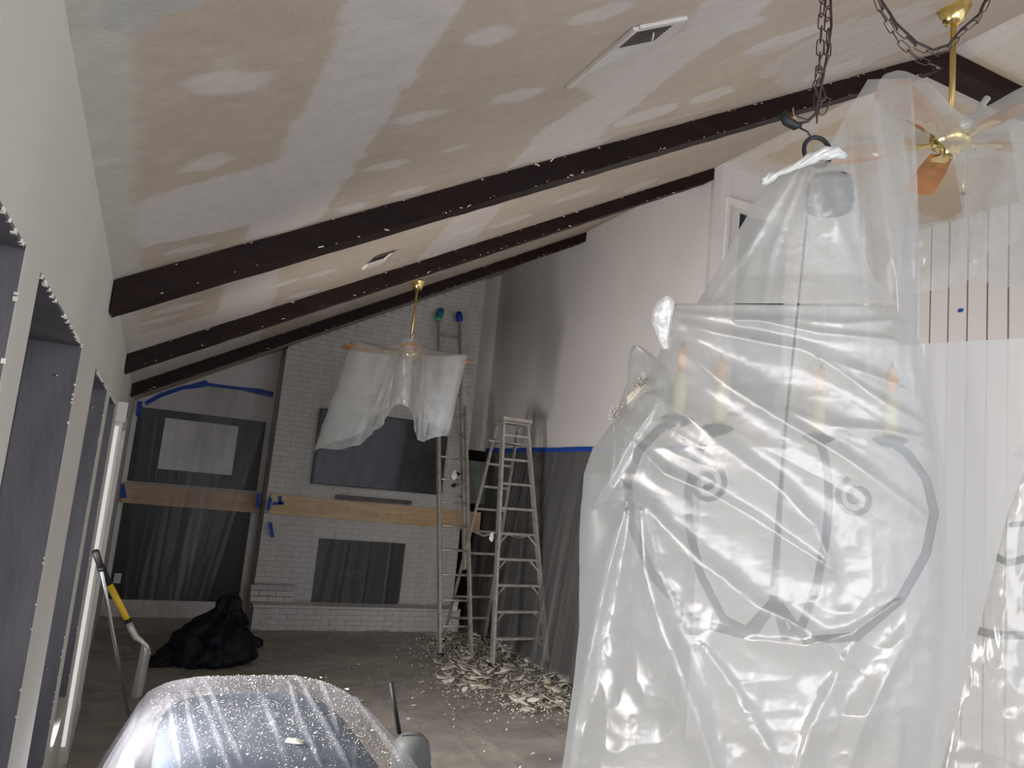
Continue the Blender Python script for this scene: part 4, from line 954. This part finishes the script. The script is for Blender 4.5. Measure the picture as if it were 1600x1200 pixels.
# ---- plastic wrapped round the chandelier
def loft_px(name, rows, mat, parent, dep=DCH, thick=.5, nth=260, nrow=200, disp=None, origin=None, close_top=False, ex=2.2, minb=.02, fine=.004, seed=0, folds_n=0, fold_amp=0):
    """rows: (py, left px, right px) outlines at the depth of the thing; section is a superellipse as deep as thick*width"""
    yy = np.array([r[0] for r in rows], float); v = np.linspace(yy[0], yy[-1], nrow)
    lx = np.interp(v, yy, [r[1] for r in rows]); rx = np.interp(v, yy, [r[2] for r in rows])
    ly = np.interp(v, yy, [r[3] if len(r) > 3 else 0 for r in rows]); ry = np.interp(v, yy, [r[4] if len(r) > 4 else 0 for r in rows])
    th = np.linspace(0, 2*math.pi, nth, endpoint=False)
    TH, PYv = np.meshgrid(th, v, indexing='ij'); LX = np.broadcast_to(lx, TH.shape); RX_ = np.broadcast_to(rx, TH.shape)
    cxp = (LX+RX_)/2; hw = (RX_-LX)/2; e = 2/ex; sg = lambda x: np.sign(x)*np.abs(x)**e
    ux = sg(np.cos(TH)); uy = sg(np.sin(TH)); PXv = cxp+hw*ux
    PYa = PYv+ly*(1-ux)/2+ry*(1+ux)/2
    wm = hw/F*dep; dd = dep-uy*np.maximum(wm*thick, minb)                   # uy>0 front
    if folds_n: dd = dd-np.cos(TH*folds_n+seed+PYv*.004)*fold_amp*np.clip(wm/.2, 0, 1); PXv = PXv+np.cos(TH*folds_n+1+seed)*fold_amp*.6*F/dep*np.clip(wm/.2, 0, 1)*0.4
    front = np.clip(uy*2.5, 0, 1)
    if disp is not None: dd = dd-disp(PXv, PYa)*front
    n_ = ridged(V3(PXv/38+seed, PYa/38, uy*2), 4)*fine; dd = dd-n_; PXv = PXv+n_*F/dep*.5
    d = FW+(PXv[..., None]-800)/F*RT-(PYa[..., None]-600)/F*UP
    P = CAM+d*dd[..., None]
    return grid(name, P-np.asarray(origin), mat, parent, closed=True), P
org = at(1222, 760, DCH)
wr = thing('chandelier_wrap', 'milky plastic bagging wrapped round the big chandelier in the foreground', 'plastic cover', tuple(org))
folds_main = seglines([
    (13, .030, [(1045, 500), (1120, 520), (1250, 545), (1400, 600)]),
    (9, .018, [(1048, 488), (1180, 500), (1280, 520), (1395, 530)]),
    (7, .012, [(1150, 500), (1230, 498), (1320, 505), (1390, 500)]),
    (16, .034, [(1045, 525), (1120, 590), (1230, 662), (1330, 722), (1445, 805)]),
    (18, .036, [(1015, 615), (1075, 650), (1150, 712), (1220, 765), (1272, 820), (1300, 885)]),
    (10, .022, [(990, 690), (1040, 740), (1110, 770), (1180, 810), (1300, 890)]),
    (18, .040, [(985, 765), (1035, 820), (1100, 880), (1180, 945), (1260, 985), (1330, 1040)]),
    (22, .052, [(1000, 800), (1008, 890), (1028, 960), (1055, 1030), (1085, 1110), (1125, 1230)]),
    (16, .040, [(975, 800), (950, 890), (925, 1000), (900, 1120), (880, 1240)]),
    (10, .022, [(1100, 1010), (1150, 1080), (1190, 1150), (1230, 1230)]),
    (16, .034, [(1440, 960), (1390, 1050), (1350, 1130), (1315, 1230)]),
    (12, .020, [(1180, 1000), (1260, 1010), (1330, 990), (1400, 940)]),
    (12, .022, [(1240, 1220), (1270, 1130), (1310, 1050), (1330, 1010)]),
    (10, .018, [(1280, 560), (1340, 600), (1400, 640), (1440, 660)]),
    (9, .016, [(1230, 640), (1300, 665), (1380, 672), (1440, 682)]),
    (9, .020, [(1020, 640), (985, 690), (960, 740), (930, 790)]),
])
def disp_main(X, Y):
    base = folds_main(X, Y)*1.3
    low = np.clip((Y-780)/250, 0, 1)
    cr = ridged(V3(X/120+2, Y/150, 0*X+1), 3)*.016*low+ridged(V3((X+Y*.6)/420, (Y-X*.55)/75, 0*X+7), 2)*.007*(1-.6*low)
    return base+cr
loft_px('main_drape', [(470, 1052, 1392, 4, 8), (476, 1048, 1396, 0, 2), (500, 1043, 1412), (540, 1034, 1440), (600, 1010, 1452), (650, 965, 1462), (700, 926, 1470), (740, 912, 1474), (830, 905, 1480), (980, 905, 1480), (1100, 892, 1470), (1200, 878, 1455), (1400, 850, 1430)],
        'film_bag', wr, thick=.58, disp=disp_main, origin=org, ex=2.6, nth=620, nrow=430, fine=.0012)
# flat stretched top of the drape
th = np.linspace(0, 2*math.pi, 60, endpoint=False); rr_ = np.linspace(0, 1, 8)
P = []
for t_ in th:
    row = []
    for r_ in rr_:
        e = 2/2.6; sg = lambda x: math.copysign(abs(x)**e, x)
        row.append(at(1222+170*r_*sg(math.cos(t_)), 474+2*r_*math.cos(t_), DCH-.58*.288*r_*sg(math.sin(t_)))-org)
    P.append(row)
grid('drape_top', np.array(P), 'film_cone', wr, closed=True)
# cone bag above
cone, PCn = loft_px('top_bag', [(243, 1262, 1284, 2, 0), (256, 1240, 1305), (275, 1212, 1334), (300, 1190, 1341), (330, 1170, 1343), (380, 1143, 1347), (430, 1116, 1362), (474, 1088, 1402)],
        'film_cone', wr, thick=.75, origin=org, ex=2.0, nth=240, nrow=120, fine=.0025, folds_n=9, fold_amp=.006, seed=3,
        disp=seglines([(10, .020, [(1268, 250), (1285, 300), (1318, 370), (1350, 440), (1372, 480)]), (8, .014, [(1262, 250), (1235, 320), (1205, 400), (1195, 470)]), (7, .010, [(1266, 250), (1262, 330), (1258, 470)]), (9, .014, [(1250, 255), (1180, 370), (1110, 470)])]))
kn = [at(1190, 284, 1.95)-org, at(1200, 280, 1.95)-org, at(1215, 272, 1.94)-org, at(1238, 262, 1.93)-org, at(1262, 250, 1.92)-org, at(1285, 240, 1.91)-org, at(1305, 238, 1.92)-org, at(1321, 244, 1.94)-org]
kr = [.009, .013, .006, .008, .013, .014, .014, .006]
for q_ in range(4):                                        # twisted strands of the tied film
    kk = []
    for i_ in range(29):
        t_ = i_/28*7; a_ = int(min(6, t_)); f_ = t_-a_; p = np.array(kn[a_])*(1-f_)+np.array(kn[a_+1])*f_; rr0 = kr[a_]*(1-f_)+kr[a_+1]*f_
        ang = q_*math.pi/2+i_*.28; kk.append((p+RT*0+UP*math.cos(ang)*rr0*.55+FW*math.sin(ang)*rr0*.55, rr0*.62*(1+.18*math.sin(i_*1.9+q_*2))))
    T('knot_strand', [a for a, b in kk], [b for a, b in kk], 'knotp', wr, 9)
# specks of debris on the cone
rs = np.random.RandomState(3); nth_, nrow_ = PCn.shape[:2]; pts = []
for q in range(900):
    i = int(rs.normal(.23, .055)*nth_) % nth_; j = min(nrow_-1, max(20, int((1-abs(rs.normal(0, .33)))*nrow_))); pts.append(PCn[i, j]-org-FW*.003)
crumbs('debris_specks', pts, (.0005, .0018), 'chip', parent=wr, seed=9)
pts = []
for q in range(350):
    px = rs.uniform(1140, 1390); pts.append(at(px, rs.normal(482, 6), DCH-.135)-org)
crumbs('shelf_specks', pts, (.0005, .0016), 'chip', parent=wr, seed=12)
# bunched knot at left
loft_px('side_knot', [(463, 1036, 1044), (470, 1027, 1052), (485, 1018, 1052), (505, 1017, 1048), (525, 1026, 1046), (545, 1034, 1046)], 'knotp', wr, dep=1.93, thick=.8, origin=org, nth=60, nrow=40, fine=.004, seed=5, folds_n=7, fold_amp=.004)
# smaller covered bundle at the left of the wrap
b2 = thing('plastic_bundle', 'crumpled plastic bundle with caked debris at the left shoulder of the chandelier wrap', 'plastic cover', tuple(at(990, 620, 2.1)))
o2 = at(990, 620, 2.1)
loft_px('bundle', [(540, 990, 996), (548, 984, 1012), (575, 981, 1040), (600, 978, 1050), (640, 962, 1050), (655, 952, 1050), (700, 955, 1040), (760, 950, 1030)], 'film_fan', b2, dep=2.1, thick=.7, origin=o2, nth=90, nrow=70, fine=.006, seed=7)
pts = []
for q in range(500):
    t_ = rs.rand(); px = 985+t_*40 if rs.rand() < .6 else 953+rs.rand()*35; py = (612-14*t_+rs.normal(0, 6)) if px > 988 else 652+rs.normal(0, 8)
    pts.append(at(px, py, 2.03+rs.normal(0, .012))-o2)
crumbs('caked_debris', pts, (.003, .008), 'chip', parent=b2, seed=2)
T('debris_roll', [at(985, 640, 2.03)-o2, at(986, 622, 2.02)-o2, at(1000, 610, 2.02)-o2, at(1020, 602, 2.03)-o2], [.010, .014, .014, .010], 'chip', b2, 8)
# side sheet to the right
ss = thing('side_sheet', 'smooth hanging plastic sheet right of the wrapped chandelier', 'plastic sheet', tuple(at(1500, 800, 2.25)))
o3 = at(1500, 800, 2.25)
def quadsheet(name, L, R, mat, parent, org_, depf, nu=120, nv=160, amp=.01, sc=(5, 1.2), seed=0):
    ly_ = np.array(L, float); ry_ = np.array(R, float); t = np.linspace(0, 1, nv)
    lp = np.stack([np.interp(t, np.linspace(0, 1, len(L)), ly_[:, i]) for i in range(2)], -1); rp = np.stack([np.interp(t, np.linspace(0, 1, len(R)), ry_[:, i]) for i in range(2)], -1)
    u = np.linspace(0, 1, nu)[:, None, None]; Q = lp[None]*(1-u)+rp[None]*u; X_, Y_ = Q[..., 0], Q[..., 1]
    dd = depf(X_, Y_)-ridged(V3(X_/130*sc[0]/5+seed, Y_/130*sc[1]/5, 0*X_+seed), 3)*amp
    P = CAM+(FW+(X_[..., None]-800)/F*RT-(Y_[..., None]-600)/F*UP)*dd[..., None]
    return grid(name, P-np.asarray(org_), mat, parent)
quadsheet('sheet', [(1425, 538), (1430, 620), (1440, 760), (1430, 1000), (1400, 1350)], [(1680, 524), (1640, 640), (1575, 800), (1530, 980), (1430, 1350)], 'film_side', ss, o3, lambda x, y: 2.12+(x-1430)*.0006+.02*np.sin(x/40), amp=.02, sc=(5, .8), seed=2)
w2 = thing('chandelier_wrap', 'plastic wrap round the second chandelier at the right edge', 'plastic cover', tuple(at(1680, 800, 2.45))); o4 = at(1680, 800, 2.45)
loft_px('drape', [(640, 1640, 1720), (700, 1590, 1780), (800, 1560, 1810), (900, 1535, 1830), (1000, 1500, 1840), (1400, 1430, 1860)], 'film_fan', w2, dep=2.45, thick=.5, origin=o4, nth=220, nrow=160, fine=.002, seed=3, disp=lambda X, Y: ridged(V3(X/90, Y/170, 0*X), 3)*.02)
# smooth film draped by the near fan's front blade, hanging behind the chandelier
fs = thing('hanging_film', 'tall smooth plastic film hanging from the near fan blade behind the chandelier chain', 'plastic sheet', tuple(at(1390, 300, 3.25))); o5 = at(1390, 300, 3.25)
quadsheet('sheet', [(1356, 124), (1325, 175), (1290, 240), (1260, 330), (1230, 480), (1200, 700)], [(1424, 122), (1430, 200), (1434, 300), (1437, 420), (1438, 540), (1450, 720)], 'film_fan', fs, o5, lambda x, y: 3.22+.03*np.cos((x-1240)/(1+(y+200)/700)/9), amp=.02, sc=(7, .6), seed=6)
